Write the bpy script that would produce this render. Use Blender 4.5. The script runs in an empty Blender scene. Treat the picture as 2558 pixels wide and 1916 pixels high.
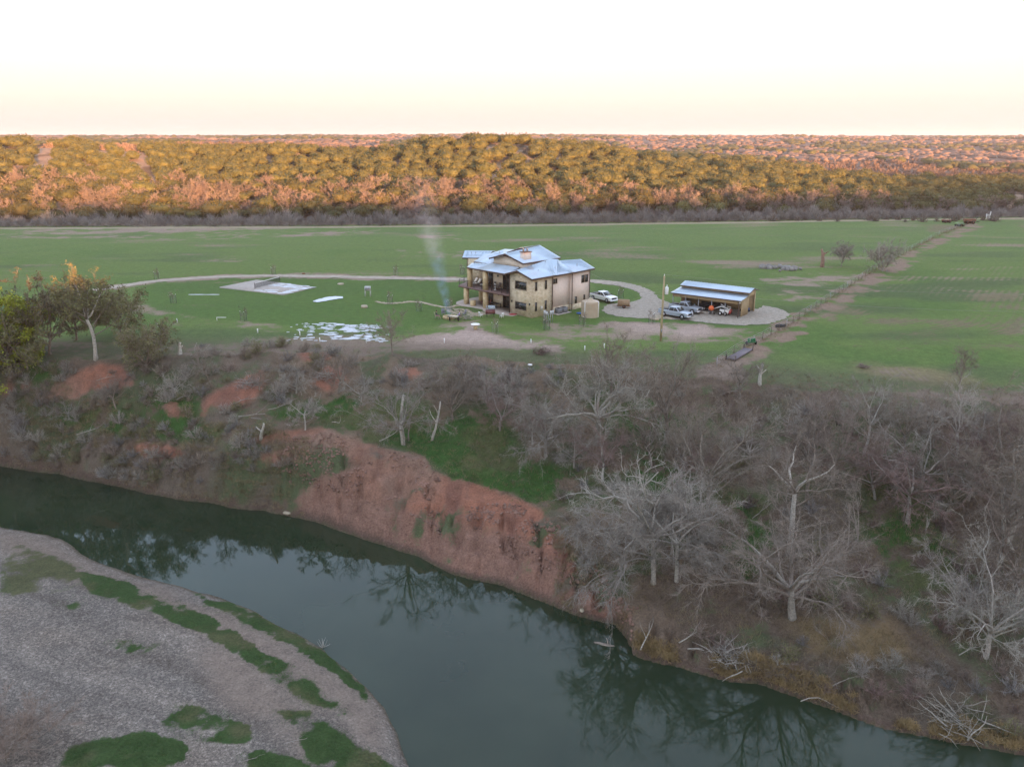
import bpy, bmesh, math, random
import numpy as np
from math import cos, sin, tan, radians, pi, atan2, sqrt, exp
from mathutils import Vector, Matrix
S = bpy.context.scene
COL = S.collection
# ------------------------------------------------------------------ camera
FPX = 1970.0 / 2558.0          # focal length as a fraction of the picture width
TH = radians(17.3)
CAMZ = 27.0
cam = bpy.data.cameras.new('camera'); camo = bpy.data.objects.new('camera', cam); COL.objects.link(camo)
cam.sensor_width = 36.0; cam.lens = 36.0 * FPX; cam.clip_end = 20000; cam.clip_start = 0.5
camo.location = (0, 0, CAMZ); camo.rotation_euler = (pi / 2 - TH, 0, 0)
S.camera = camo
# ------------------------------------------------------------------ light
SKYK = 1.25; SMOKE_D = 1.05
SUN_EL = radians(1.6); SUN_AZ = atan2(0.435, -0.90)     # direction towards the sun (x = sin, y = cos)
W = bpy.data.worlds.new('World'); S.world = W; W.use_nodes = True
wn = W.node_tree.nodes; bg = wn['Background']
sky = wn.new('ShaderNodeTexSky'); sky.sky_type = 'NISHITA'; sky.sun_disc = False
sky.sun_elevation = SUN_EL; sky.sun_rotation = SUN_AZ; sky.altitude = 600; sky.air_density = 1.0; sky.dust_density = 2.2; sky.ozone_density = 1.0
bg.inputs[1].default_value = 0.15
# dusk sky: the Nishita model overhead, a pale rose belt low down opposite the sun
tcw = wn.new('ShaderNodeTexCoord'); sx = wn.new('ShaderNodeSeparateXYZ'); W.node_tree.links.new(tcw.outputs['Generated'], sx.inputs[0])
rp = wn.new('ShaderNodeValToRGB'); W.node_tree.links.new(sx.outputs['Z'], rp.inputs[0])
while len(rp.color_ramp.elements) < 6: rp.color_ramp.elements.new(.5)
for e_, (p_, c_) in zip(rp.color_ramp.elements, [(0., (.50, .405, .40)), (.035, (.54, .45, .43)), (.085, (.61, .54, .52)), (.17, (.76, .76, .74)), (.38, (.62, .80, 1.08)), (1., (.62, .66, .82))]): e_.position = p_; e_.color = (*c_, 1)
mf = wn.new('ShaderNodeMix'); mf.data_type = 'RGBA'; mf.inputs[0].default_value = .92
sc_ = wn.new('ShaderNodeVectorMath'); sc_.operation = 'SCALE'; sc_.inputs['Scale'].default_value = SKYK; W.node_tree.links.new(rp.outputs[0], sc_.inputs[0])
W.node_tree.links.new(sky.outputs[0], mf.inputs[6]); W.node_tree.links.new(sc_.outputs[0], mf.inputs[7]); W.node_tree.links.new(mf.outputs[2], bg.inputs[0])
sun = bpy.data.lights.new('sun', 'SUN'); suno = bpy.data.objects.new('sun', sun); COL.objects.link(suno)
sun.energy = 2.7; sun.angle = radians(0.6); sun.color = (1.0, 0.47, 0.20)
sd = Vector((sin(SUN_AZ) * cos(SUN_EL), cos(SUN_AZ) * cos(SUN_EL), sin(SUN_EL)))
suno.rotation_euler = sd.to_track_quat('Z', 'Y').to_euler()
S.view_settings.view_transform = 'Standard'; S.view_settings.look = 'None'; S.view_settings.gamma = 1.0
S.view_settings.use_curve_mapping = False; S.view_settings.exposure = 3.42
S.cycles.max_bounces = 5; S.cycles.diffuse_bounces = 2; S.cycles.glossy_bounces = 3; S.cycles.transparent_max_bounces = 12
S.cycles.volume_bounces = 0; S.cycles.use_denoising = True
# ------------------------------------------------------------------ noise
def vnoise(x, y, seed=0):
    xi = np.floor(x).astype(np.int64); yi = np.floor(y).astype(np.int64); xf = x - xi; yf = y - yi
    def hsh(a, b):
        n = (a * 374761393 + b * 668265263 + seed * 1442695041) & 0xffffffff
        n = ((n ^ (n >> 13)) * 1274126177) & 0xffffffff
        return ((n ^ (n >> 16)) & 0xffff) / 65535.0
    u = xf * xf * (3 - 2 * xf); v = yf * yf * (3 - 2 * yf)
    return (hsh(xi, yi) * (1 - u) + hsh(xi + 1, yi) * u) * (1 - v) + (hsh(xi, yi + 1) * (1 - u) + hsh(xi + 1, yi + 1) * u) * v
def fbm(x, y, scale, oct=4, seed=0):
    x = np.asarray(x, float); y = np.asarray(y, float); r = 0; a = 1.0; t = 0; f = 1.0 / scale
    for i in range(oct):
        r = r + a * (vnoise(x * f + 17.3 * i, y * f - 9.1 * i, seed + i) * 2 - 1); t += a; a *= .5; f *= 2.03
    return r / t
def sstep(a, b, x): t = np.clip((x - a) / (b - a), 0, 1); return t * t * (3 - 2 * t)
# ------------------------------------------------------------------ survey: picture coordinates (2212 wide) -> ground
K = 2558.0 / 2212.0; F = 1970.0
def ray(X, Y):
    a = (X * K - 1279) / F; b = (Y * K - 958) / F
    return np.array([a, cos(TH) - b * sin(TH), -sin(TH) - b * cos(TH)])
def gz(X, Y, z=0.0):
    d = ray(X, Y); t = (z - CAMZ) / d[2]; return d * t + np.array([0, 0, CAMZ])
def project(x, y, z):
    q = np.asarray(z) - CAMZ; dep = np.maximum(y * cos(TH) - q * sin(TH), 1.0); dn = -y * sin(TH) - q * cos(TH)
    return (1279 + F * x / dep) / K, (958 + F * dn / dep) / K
def line(pts):                       # [(X, Y, z)] -> sorted world x, y, z
    w = np.array([gz(*p) for p in pts]); o = np.argsort(w[:, 0]); return w[o]
def lin(L, x, c):
    w = L; r = np.interp(x, w[:, 0], w[:, c])
    if c == 1:
        s0 = (w[1, 1] - w[0, 1]) / (w[1, 0] - w[0, 0]); s1 = (w[-1, 1] - w[-3, 1]) / (w[-1, 0] - w[-3, 0])
        r = np.where(x < w[0, 0], w[0, 1] + s0 * .3 * (x - w[0, 0]), r); r = np.where(x > w[-1, 0], w[-1, 1] + s1 * .5 * (x - w[-1, 0]), r)
    return r
LN = line([(-60,1125,-13),(0,1135,-13),(60,1145,-13),(130,1165,-13),(190,1210,-13),(270,1240,-13),(340,1258,-13),(420,1275,-13),(480,1290,-13),(560,1325,-13),(640,1370,-13),(700,1410,-13),(760,1460,-13),(800,1500,-13),(830,1535,-13),(860,1590,-13),(885,1657,-13),(930,1790,-13)])
LW = line([(-100,1000,-13),(0,1007,-13),(130,1025,-13),(250,1050,-13),(340,1070,-13),(440,1085,-13),(510,1095,-13),(600,1108,-13),(680,1125,-13),(760,1155,-13),(830,1180,-13),(900,1200,-13),(980,1240,-13),(1090,1265,-13),(1180,1305,-13),(1260,1335,-13),(1330,1350,-13),(1358,1385,-13),(1368,1415,-13),(1430,1435,-13),(1540,1462,-13),(1650,1480,-13),(1790,1530,-13),(1900,1570,-13),(2080,1610,-13),(2212,1625,-13)])
LR = line([(-100,910,-8),(0,915,-8),(200,920,-7.5),(400,930,-6.5),(520,935,-5.8),(600,935,-5.5),(700,938,-5.6),(800,972,-6),(900,992,-6.6),(960,1030,-7.2),(1050,1062,-8),(1150,1102,-8.4),(1250,1170,-9.2),(1350,1290,-10.4),(1400,1320,-10.8),(1600,1385,-11.2),(1800,1440,-11.4),(2000,1505,-11.6),(2212,1550,-11.7)])
LU = line([(-100,850,-4.5),(0,850,-4.5),(200,860,-4.5),(400,875,-4.2),(600,868,-4),(700,862,-3.5),(800,860,-3.3),(1000,862,-3),(1200,862,-3),(1400,870,-3),(1600,892,-3),(1800,920,-3),(2000,950,-3),(2212,980,-3)])
LE = line([(-100,775,-.6),(0,775,-.6),(200,775,-.6),(400,768,-.5),(600,762,-.5),(800,765,-.4),(1000,772,-.4),(1200,785,-.4),(1400,800,-.4),(1600,818,-.4),(1800,838,-.4),(2000,858,-.4),(2212,872,-.4)])
L2 = np.array([-0.435, 0.90])
def height(x, y):
    x = np.asarray(x, float); y = np.asarray(y, float)
    yn = lin(LN, x, 1) + fbm(x, y, 4, 3, 5) * .5; yw = lin(LW, x, 1) + fbm(x, y * .3, 3.5, 3, 6) * .55
    yn = np.minimum(yn, yw - 8)
    wob = fbm(x, y * .25, 5, 3, 7) * .9
    yr = np.maximum(lin(LR, x, 1) + wob * .8, yw + .6); yu = np.maximum(lin(LU, x, 1) + wob, yr + .8); ye = np.maximum(lin(LE, x, 1) + wob, yu + .7)
    zr = lin(LR, x, 2); zu = lin(LU, x, 2); ze = lin(LE, x, 2)
    dn = yn - y
    bar = -13 + 1.0 * (1 - np.exp(-np.maximum(dn, 0) / 2.5)) + np.clip(dn, 0, 60) * .022 + fbm(x, y, 9, 3, 8) * .16 * np.clip(dn / 4, 0, 1)
    bar = np.where(dn < 0, -13 - np.minimum(-dn * .35, 1.6), bar)
    bed = -13 - np.minimum(np.maximum(yw - y, 0) * .5, 1.6)
    z = np.maximum(bar, np.where(y < yw, bed, -99))
    def seg(y0, z0, y1, z1, sharp):
        t = np.clip((y - y0) / np.maximum(y1 - y0, .3), 0, 1); t = t if sharp is None else t + (1 - np.abs(2 * t - 1)) * sharp * .25
        return z0 + (z1 - z0) * t
    far = np.where(y < yr, seg(yw, -13, yr, zr, .9), np.where(y < yu, seg(yr, zr, yu, zu, -.5), np.where(y < ye, seg(yu, zu, ye, ze, .7), ze * np.exp(-(y - ye) / 5.0))))
    # step at the water's edge
    far = np.maximum(far, -13 + .45 * sstep(0, .35, y - yw))
    tq = np.clip((y - yw) / np.maximum(yr - yw, 1), 0, 1); gl = 1 - np.abs(2.2 * fbm(x + fbm(x, y, 3, 2, 14) * .8, y * .12, 1.7, 3, 15)); far = far - 1.25 * np.maximum(gl, 0) ** 3 * (4 * tq * (1 - tq)) * (y > yw) * (y < yr)
    far = far + (.22 * np.sin(far * 5.2 + 3 * fbm(x, y, 5, 3, 16)) + .20 * fbm(x, y, .9, 3, 17)) * (4 * tq * (1 - tq)) * (y > yw) * (y < yr)
    bank = sstep(0, 1.5, y - yw) * (1 - sstep(-1, 4, y - ye))
    far = far + bank * (fbm(x, y, 5, 4, 9) * .75 + fbm(x, y, 1.3, 3, 10) * .22 - .35 * np.maximum(0, fbm(x, y * .35, 2.3, 3, 12)) * 1.6)
    far = np.maximum(far, -12.9)
    z = np.where(y >= yw, far, z)
    pl = sstep(0, 12, y - ye)
    z = z + pl * fbm(x, y, 40, 2, 13) * .10 * (1 - sstep(100, 112, y) * .6)
    # far valley side
    yb = np.interp(x, [-180, -60, 0, 60, 130, 190], [250, 254, 259, 266, 276, 284]) + 6
    cx = np.interp(x, [-420, -240, -190, -150, -110, -60, -35, -12, 20, 60, 110, 150, 200, 420], [21, 23, 22, 19, 19, 18.5, 21.5, 23.0, 20.5, 17, 14, 9, 6, 2])
    t = np.clip((y - yb - 10) / 125., 0, 1)
    hill = cx * (t ** 0.85) * (1 + .10 * fbm(x, y, 45, 3, 21)) + 1.2 * fbm(x, y, 25, 3, 22) * sstep(0, .3, t)
    beyond = sstep(0, 1, np.clip((y - yb - 135) / 1500., 0, 1))
    upl = cx * .86 + (29 - cx * .86) * beyond + (2.2 * fbm(x, y, 160, 3, 23) + 3.5 * fbm(x, y, 900, 2, 24) * sstep(600, 1800, y)) * sstep(yb + 140, yb + 240, y)
    hz = np.where(y < yb + 135, hill, hill * (1 - sstep(yb + 135, yb + 190, y)) + upl * sstep(yb + 135, yb + 190, y))
    knob = 1.4 * np.exp(-(((x + 25) / 36.) ** 2 + ((y - 372) / 24.) ** 2))
    z = z + sstep(yb, yb + 14, y) * (hz + knob)
    # the hills at the photographer's back, which keep the last sun off the valley floor
    tt = x * L2[0] + y * L2[1]; s = x * .90 + y * .435
    crest = 18.3 + 2.0 * np.exp(-((s - 58) / 22.) ** 2) + 1.4 * np.exp(-((s - 4) / 14.) ** 2) + 3.0 * sstep(120, 420, s) + fbm(s, s * 0, 60, 3, 31) * 1.0  # unseen crest; humps added to shade the chimney and the left treetops
    back = crest * (sstep(-60, -215, tt)) + 0.0
    z = np.where(tt < -60, z * (1 - sstep(-60, -140, tt)) + back, z)
    return z
def hgt(x, y): return float(height(np.array([x]), np.array([y]))[0])
def G(X, Y):                         # where the sight line of a picture point meets the ground
    d = ray(X, Y); t = np.concatenate([np.linspace(30, 200, 1400), np.linspace(200, 3000, 2600)])
    px = d[0] * t; py = d[1] * t; pz = CAMZ + d[2] * t; h = height(px, py)
    i = int(np.argmax(pz <= h)); return np.array([px[i], py[i], h[i]])
# ------------------------------------------------------------------ materials
def new_mat(name):
    m = bpy.data.materials.new(name); m.use_nodes = True; return m, m.node_tree.nodes, m.node_tree.links, m.node_tree.nodes['Principled BSDF']
def mat(name, col, rough=.8, var=.25, scale=3.0, metal=0.0, spec=.3, objvar=0.0, bump=0.0, col2=None, noise_detail=4, coat=0.0):
    m, N, L, P = new_mat(name)
    P.inputs['Roughness'].default_value = rough; P.inputs['Metallic'].default_value = metal; P.inputs['Specular IOR Level'].default_value = spec
    P.inputs['Coat Weight'].default_value = coat
    tc = N.new('ShaderNodeTexCoord'); nz = N.new('ShaderNodeTexNoise'); nz.inputs['Scale'].default_value = scale; nz.inputs['Detail'].default_value = noise_detail
    L.new(tc.outputs['Object'], nz.inputs['Vector'])
    r = N.new('ShaderNodeValToRGB'); c = np.array(col); c2 = np.array(col2) if col2 is not None else None
    lo = c * (1 - var); hi = np.minimum(c * (1 + var), 1) if c2 is None else c2
    r.color_ramp.elements[0].position = .32; r.color_ramp.elements[1].position = .68
    r.color_ramp.elements[0].color = (*lo, 1); r.color_ramp.elements[1].color = (*hi, 1)
    L.new(nz.outputs['Fac'], r.inputs['Fac']); out = r.outputs[0]
    if objvar:
        oi = N.new('ShaderNodeObjectInfo'); mr = N.new('ShaderNodeMapRange'); mr.inputs['To Min'].default_value = 1 - objvar; mr.inputs['To Max'].default_value = 1 + objvar
        L.new(oi.outputs['Random'], mr.inputs['Value']); hs = N.new('ShaderNodeHueSaturation'); L.new(mr.outputs[0], hs.inputs['Value'])
        mr2 = N.new('ShaderNodeMapRange'); mr2.inputs['To Min'].default_value = .5 - objvar * .06; mr2.inputs['To Max'].default_value = .5 + objvar * .06
        ma = N.new('ShaderNodeMath'); ma.operation = 'FRACT'; mm = N.new('ShaderNodeMath'); mm.operation = 'MULTIPLY'; mm.inputs[1].default_value = 7.31
        L.new(oi.outputs['Random'], mm.inputs[0]); L.new(mm.outputs[0], ma.inputs[0]); L.new(ma.outputs[0], mr2.inputs['Value']); L.new(mr2.outputs[0], hs.inputs['Hue'])
        L.new(out, hs.inputs['Color']); out = hs.outputs[0]
    L.new(out, P.inputs['Base Color'])
    if bump:
        b = N.new('ShaderNodeBump'); b.inputs['Strength'].default_value = bump; b.inputs['Distance'].default_value = .05
        L.new(nz.outputs['Fac'], b.inputs['Height']); L.new(b.outputs[0], P.inputs['Normal'])
    return m
def stone_mat(name, cols, scale=(2.2, 2.2, 4.5), mortar=(.55, .48, .38), rough=.9):
    m, N, L, P = new_mat(name); P.inputs['Roughness'].default_value = rough; P.inputs['Specular IOR Level'].default_value = .2
    tc = N.new('ShaderNodeTexCoord'); mp = N.new('ShaderNodeMapping'); mp.inputs['Scale'].default_value = scale; L.new(tc.outputs['Object'], mp.inputs[0])
    v = N.new('ShaderNodeTexVoronoi'); v.inputs['Scale'].default_value = 1.0; v.inputs['Randomness'].default_value = .75; v.distance = 'CHEBYCHEV'; L.new(mp.outputs[0], v.inputs['Vector'])
    sp = N.new('ShaderNodeSeparateColor'); L.new(v.outputs['Color'], sp.inputs[0])
    r = N.new('ShaderNodeValToRGB'); r.color_ramp.interpolation = 'LINEAR'
    while len(r.color_ramp.elements) < len(cols): r.color_ramp.elements.new(.5)
    for i, c in enumerate(cols): r.color_ramp.elements[i].position = i / (len(cols) - 1); r.color_ramp.elements[i].color = (*c, 1)
    L.new(sp.outputs[0], r.inputs[0])
    nz = N.new('ShaderNodeTexNoise'); nz.inputs['Scale'].default_value = 1.6; nz.inputs['Detail'].default_value = 5; L.new(tc.outputs['Object'], nz.inputs['Vector'])
    mx = N.new('ShaderNodeMix'); mx.data_type = 'RGBA'; mx.blend_type = 'MULTIPLY'; mx.inputs[0].default_value = .5; L.new(r.outputs[0], mx.inputs[6])
    r2 = N.new('ShaderNodeValToRGB'); r2.color_ramp.elements[0].color = (.6, .55, .5, 1); r2.color_ramp.elements[1].color = (1, 1, 1, 1); r2.color_ramp.elements[0].position = .35; r2.color_ramp.elements[1].position = .6
    L.new(nz.outputs['Fac'], r2.inputs[0]); L.new(r2.outputs[0], mx.inputs[7]); L.new(mx.outputs[2], P.inputs['Base Color'])
    b = N.new('ShaderNodeBump'); b.inputs['Strength'].default_value = .5; b.inputs['Distance'].default_value = .03; L.new(v.outputs['Distance'], b.inputs['Height']); L.new(b.outputs[0], P.inputs['Normal'])
    return m
def glass_mat(name, col=(.02, .024, .025)):
    m, N, L, P = new_mat(name); P.inputs['Base Color'].default_value = (*col, 1); P.inputs['Roughness'].default_value = .05; P.inputs['Specular IOR Level'].default_value = .5; return m
# ------------------------------------------------------------------ mesh helpers
def mesh_from(name, V, lo, sz):
    me = bpy.data.meshes.new(name); me.vertices.add(len(V)); me.vertices.foreach_set('co', V.astype(np.float32).ravel()); me.loops.add(len(lo)); me.loops.foreach_set('vertex_index', lo.astype(np.int32))
    me.polygons.add(len(sz)); me.polygons.foreach_set('loop_start', (np.cumsum(sz) - sz).astype(np.int32)); me.update(calc_edges=True); return me
class MB:
    def __init__(s): s.v = []; s.f = []; s.n = 0; s.fa = []
    def add(s, v, f):
        v = np.asarray(v, float).reshape(-1, 3); s.v.append(v)
        if isinstance(f, np.ndarray): s.fa.append(f.astype(np.int64) + s.n)
        else: s.f.extend([tuple(int(i) + s.n for i in q) for q in f])
        s.n += len(v); return s
    def arrays(s):                   # vertices, loop indices, face sizes
        V = np.concatenate(s.v) if s.v else np.zeros((0, 3)); lo = [np.array([i for q in s.f for i in q], np.int64)] + [a.ravel() for a in s.fa]; sz = [np.array([len(q) for q in s.f], np.int64)] + [np.full(len(a), a.shape[1], np.int64) for a in s.fa]
        return V, np.concatenate(lo), np.concatenate(sz)
    def box(s, x0, y0, z0, x1, y1, z1):
        v = [(x0,y0,z0),(x1,y0,z0),(x1,y1,z0),(x0,y1,z0),(x0,y0,z1),(x1,y0,z1),(x1,y1,z1),(x0,y1,z1)]
        return s.add(v, [(0,3,2,1),(4,5,6,7),(0,1,5,4),(1,2,6,5),(2,3,7,6),(3,0,4,7)])
    def cbox(s, c, d, rz=0.0, rx=0.0, ry=0.0):
        M = Matrix.Rotation(rz, 3, 'Z') @ Matrix.Rotation(ry, 3, 'Y') @ Matrix.Rotation(rx, 3, 'X'); v = []
        for k in range(8):
            q = Vector(((-.5, .5)[k & 1] * d[0], (-.5, .5)[(k >> 1) & 1] * d[1], (-.5, .5)[k >> 2] * d[2])); v.append(M @ q + Vector(c))
        return s.add([tuple(q) for q in v], [(0,2,3,1),(4,5,7,6),(0,1,5,4),(1,3,7,5),(3,2,6,7),(2,0,4,6)])
    def prism(s, poly, z0, z1):      # poly [(x,y)] ccw
        n = len(poly); v = [(x, y, z0) for x, y in poly] + [(x, y, z1) for x, y in poly]
        return s.add(v, [tuple(range(n))[::-1], tuple(range(n, 2 * n))] + [(i, (i + 1) % n, n + (i + 1) % n, n + i) for i in range(n)])
    def slab(s, pts, t=.14):         # a roof facet: pts in space, thickness downwards
        n = len(pts); v = [tuple(p) for p in pts] + [(p[0], p[1], p[2] - t) for p in pts]
        return s.add(v, [tuple(range(n)), tuple(range(n, 2 * n))[::-1]] + [(i, n + i, n + (i + 1) % n, (i + 1) % n) for i in range(n)])
    def tube(s, pts, rad, m=6, cap=True):
        P = [Vector(p) for p in pts]; n = len(P); rad = [rad] * n if np.isscalar(rad) else rad; v = []; up = Vector((.31, .17, .93))
        for i in range(n):
            t = (P[min(i + 1, n - 1)] - P[max(i - 1, 0)]); t = t.normalized() if t.length > 1e-9 else Vector((0, 0, 1))
            a = t.cross(up); a = a.normalized() if a.length > 1e-3 else t.orthogonal().normalized(); b = t.cross(a)
            for k in range(m): q = P[i] + (a * cos(2 * pi * k / m) + b * sin(2 * pi * k / m)) * rad[i]; v.append(tuple(q))
        f = [(i * m + k, i * m + (k + 1) % m, (i + 1) * m + (k + 1) % m, (i + 1) * m + k) for i in range(n - 1) for k in range(m)]
        if cap: f += [tuple(range(m))[::-1], tuple(range((n - 1) * m, n * m))]
        return s.add(v, f)
    def cyl(s, c, r, z0, z1, m=20, r1=None):
        r1 = r if r1 is None else r1; return s.tube_z(c, [(r, z0), (r1, z1)], m)
    def tube_z(s, c, prof, m=20):    # lathe: prof [(r, z)]
        v = [(c[0] + r * cos(2 * pi * k / m), c[1] + r * sin(2 * pi * k / m), z) for r, z in prof for k in range(m)]; n = len(prof)
        f = [(i * m + k, i * m + (k + 1) % m, (i + 1) * m + (k + 1) % m, (i + 1) * m + k) for i in range(n - 1) for k in range(m)]
        return s.add(v, f + [tuple(range(m))[::-1], tuple(range((n - 1) * m, n * m))])
    def cylx(s, c, r, l, m=18, axis='y'):   # horizontal cylinder centred at c
        d = Vector((0, l / 2, 0)) if axis == 'y' else Vector((l / 2, 0, 0)); c = Vector(c); return s.tube([c - d, c + d], r, m)
    def mesh(s, name, m, smooth=False):
        me = mesh_from(name, *s.arrays()); me.materials.append(m)
        if smooth: me.polygons.foreach_set('use_smooth', [True] * len(me.polygons))
        me.update(); return me
    def build(s, name, m, parent=None, loc=None, smooth=False, bevel=0, label=None):
        return link(name, s.mesh(name, m, smooth), parent, loc, bevel, label)
def link(name, me, parent=None, loc=None, bevel=0, label=None):
    o = bpy.data.objects.new(name, me); COL.objects.link(o); o.parent = parent
    if loc is not None: o.location = loc
    if bevel:
        b = o.modifiers.new('bevel', 'BEVEL'); b.width = bevel; b.segments = 2; b.limit_method = 'ANGLE'; b.angle_limit = radians(35)
    if label: o['label'] = label
    return o
def tag(o, label, cat, group=None, kind=None):
    if label: o['label'] = label
    if cat: o['category'] = cat
    if group: o['group'] = group
    if kind: o['kind'] = kind
    return o
def thing(name, label, cat, loc=(0, 0, 0), rz=0.0, group=None, kind=None, scale=1.0):
    o = bpy.data.objects.new(name, None); COL.objects.link(o); o.location = loc; o.rotation_euler = (0, 0, rz); o.scale = (scale,) * 3; o.empty_display_size = .3
    return tag(o, label, cat, group, kind)
def struct(name, me_or_mb, m=None, loc=None):
    o = me_or_mb.build(name, m, None, loc) if isinstance(me_or_mb, MB) else link(name, me_or_mb, None, loc); o['kind'] = 'structure'; return o
def copy_tree(o, parent=None):
    c = o.copy(); COL.objects.link(c); c.parent = parent
    for ch in list(o.children): copy_tree(ch, c)
    return c
USED = set()
def place(proto, loc, rz=0.0, scale=1.0, label=None, group=None, cat=None, sz=None):
    o = proto if proto.name not in USED else copy_tree(proto)
    USED.add(proto.name); o.location = tuple(loc); o.rotation_euler = (0, 0, rz); o.scale = (scale, scale, scale * (sz or 1))
    tag(o, label, cat, group); return o
def soft_poly(X, Y, pts):
    inside = np.zeros(X.shape, bool); n = len(pts); j = n - 1
    for i in range(n):
        xi, yi = pts[i]; xj, yj = pts[j]
        c = ((yi > Y) != (yj > Y)) & (X < (xj - xi) * (Y - yi) / (yj - yi + 1e-9) + xi); inside ^= c; j = i
    return inside.astype(float)
def ragged(pts, amp=.25, step=.6, seed=1, z=0.0):
    rng = random.Random(seed); out = []; n = len(pts)
    for i in range(n):
        a = np.array(pts[i][:2], float); b = np.array(pts[(i + 1) % n][:2], float); k = max(1, int(np.linalg.norm(b - a) / step)); nr = np.array([-(b - a)[1], (b - a)[0]]); nr = nr / (np.linalg.norm(nr) + 1e-9)
        for j in range(k): p = a + (b - a) * j / k + nr * (rng.random() - .5) * 2 * amp; out.append((p[0], p[1]))
    return out
# ================================================================== the ground, the river and the hills
POLY = {
 'red': [[(90,860),(120,835),(170,800),(215,785),(265,793),(305,835),(270,842),(215,838),(160,862)], [(415,912),(445,860),(500,828),(545,798),(572,800),(565,845),(530,880),(470,890)],
         [(672,832),(700,792),(742,792),(748,822),(712,848)], [(855,800),(900,793),(908,812),(868,818)], [(0,835),(60,812),(75,838),(10,858)], [(345,872),(385,865),(402,900),(370,905)],
         [(505,962),(600,932),(700,924),(755,945),(850,975),(922,988),(935,1018),(1060,1055),(1180,1105),(1225,1180),(1300,1255),(1350,1335),(1250,1340),(1090,1275),(980,1250),(900,1210),(760,1160),(640,1112),(632,1070),(690,1028),(770,1010),(730,965),(600,950)],
         [(270,965),(330,955),(420,975),(400,990),(300,985)], [(560,985),(620,970),(640,990),(580,1010)], [(640,760),(690,755),(720,775),(660,785)], [(180,740),(215,735),(230,755),(190,765)]],
 'scree': [[(640,1100),(700,1070),(800,1090),(920,1110),(1060,1150),(1180,1190),(1250,1260),(1330,1330),(1240,1330),(1090,1270),(980,1245),(860,1200),(740,1155)]],
 'green': [[(560,905),(620,870),(720,850),(900,850),(960,905),(1060,870),(1120,960),(1190,1000),(1280,1030),(1200,1100),(1110,1085),(960,1025),(900,985),(800,955),(720,925)],
           [(300,860),(360,850),(440,850),(420,900),(360,905)], [(150,870),(250,880),(380,900),(500,930),(460,960),(250,940),(120,910)], [(1330,1000),(1420,980),(1470,1060),(1400,1090)],
           [(1560,1050),(1660,1080),(1680,1240),(1600,1260),(1540,1150)], [(1860,1010),(2000,1080),(2080,1250),(1980,1300),(1880,1180)], [(60,790),(190,770),(180,800),(60,830)], [(1250,870),(1400,860),(1500,900),(1380,930)]],
 'dirt': [[(870,748),(900,730),(960,712),(1035,697),(1050,712),(1110,735),(1240,752),(1190,762),(1050,750),(930,750)], [(1330,700),(1500,706),(1560,712),(1500,724),(1380,716)]],
 'thin': [[(330,672),(400,678),(470,692),(600,700),(640,712),(560,716),(400,706),(330,690)], [(1180,700),(1260,690),(1350,690),(1440,694),(1620,715),(1560,740),(1400,735),(1300,730),(1200,730)], [(1290,600),(1400,606),(1470,620),(1430,632)],
          [(1640,585),(1900,590),(1800,650),(1720,655),(1640,630)], [(900,510),(1010,508),(1000,522),(910,522)], [(0,496),(330,488),(760,490),(860,500),(600,518),(200,516),(0,512)], [(380,560),(640,556),(700,560),(500,566)], [(850,540),(1000,545),(1000,560),(860,552)],
          [(430,596),(700,590),(900,596),(560,600)]],
 'brown': [[(1700,690),(1850,640),(2212,630),(2212,760),(2000,790),(1800,780),(1660,770)], [(1980,480),(2212,480),(2212,500),(2010,505)]],
 'tan': [[(1830,792),(1900,788),(2000,800),(2100,822),(2125,838),(2040,838),(1900,815)], [(1700,1330),(1900,1330),(1980,1420),(1900,1440),(1750,1400)]],
 'lawn': [[(290,622),(500,600),(1000,608),(1000,640),(960,700),(860,715),(640,705),(470,690),(330,668)], [(1282,614),(1340,618),(1378,633),(1384,645),(1355,652),(1300,652)], [(1040,690),(1440,690),(1440,705),(1180,712)]],
 'bargrass': [[(160,1232),(250,1248),(330,1283),(420,1318),(500,1360),(560,1400),(640,1440),(700,1500),(770,1545),(700,1530),(600,1475),(530,1425),(450,1372),(330,1325),(200,1285)],
              [(400,1272),(560,1326),(640,1370),(700,1410),(760,1460),(802,1500),(792,1516),(720,1452),(640,1405),(540,1352),(440,1300)], [(340,1555),(400,1518),(470,1538),(550,1575),(530,1605),(450,1602),(400,1592)],
              [(110,1657),(160,1612),(330,1578),(405,1612),(400,1642),(330,1657)], [(600,1530),(680,1538),(770,1600),(880,1680),(700,1680),(640,1590)], [(238,1388),(270,1379),(300,1402),(352,1384),(352,1402),(280,1414),(255,1402)], [(530,1622),(620,1630),(740,1680),(540,1680)], [(120,1300),(170,1290),(180,1310),(140,1318)]],
 'barolive': [[(0,1165),(90,1180),(170,1215),(190,1250),(130,1296),(50,1316),(0,1300)]],
 'sand': [[(0,1150),(100,1165),(200,1225),(400,1290),(560,1350),(720,1450),(830,1560),(870,1657),(780,1600),(640,1480),(480,1380),(300,1300),(100,1220),(0,1190)], [(430,1380),(560,1440),(680,1540),(600,1560),(480,1520),(420,1440)], [(560,1560),(700,1600),(740,1650),(640,1640)]],
}
track = np.array([gz(*p) for p in [(1500,830),(1560,790),(1650,742),(1760,672),(1860,622),(1900,592),(2000,533),(2110,484)]])
drive = np.array([gz(*p) for p in [(200,628),(270,617),(330,608),(440,600),(560,596),(700,597.5),(850,601),(1000,604),(1150,604),(1285,607),(1330,612)]])
def dist_poly(x, y, P):
    best = np.full(x.shape, 1e9)
    for a, b in zip(P[:-1], P[1:]):
        d = b[:2] - a[:2]; t = np.clip(((x - a[0]) * d[0] + (y - a[1]) * d[1]) / (d @ d), 0, 1); best = np.minimum(best, np.hypot(x - a[0] - t * d[0], y - a[1] - t * d[1]))
    return best
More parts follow.
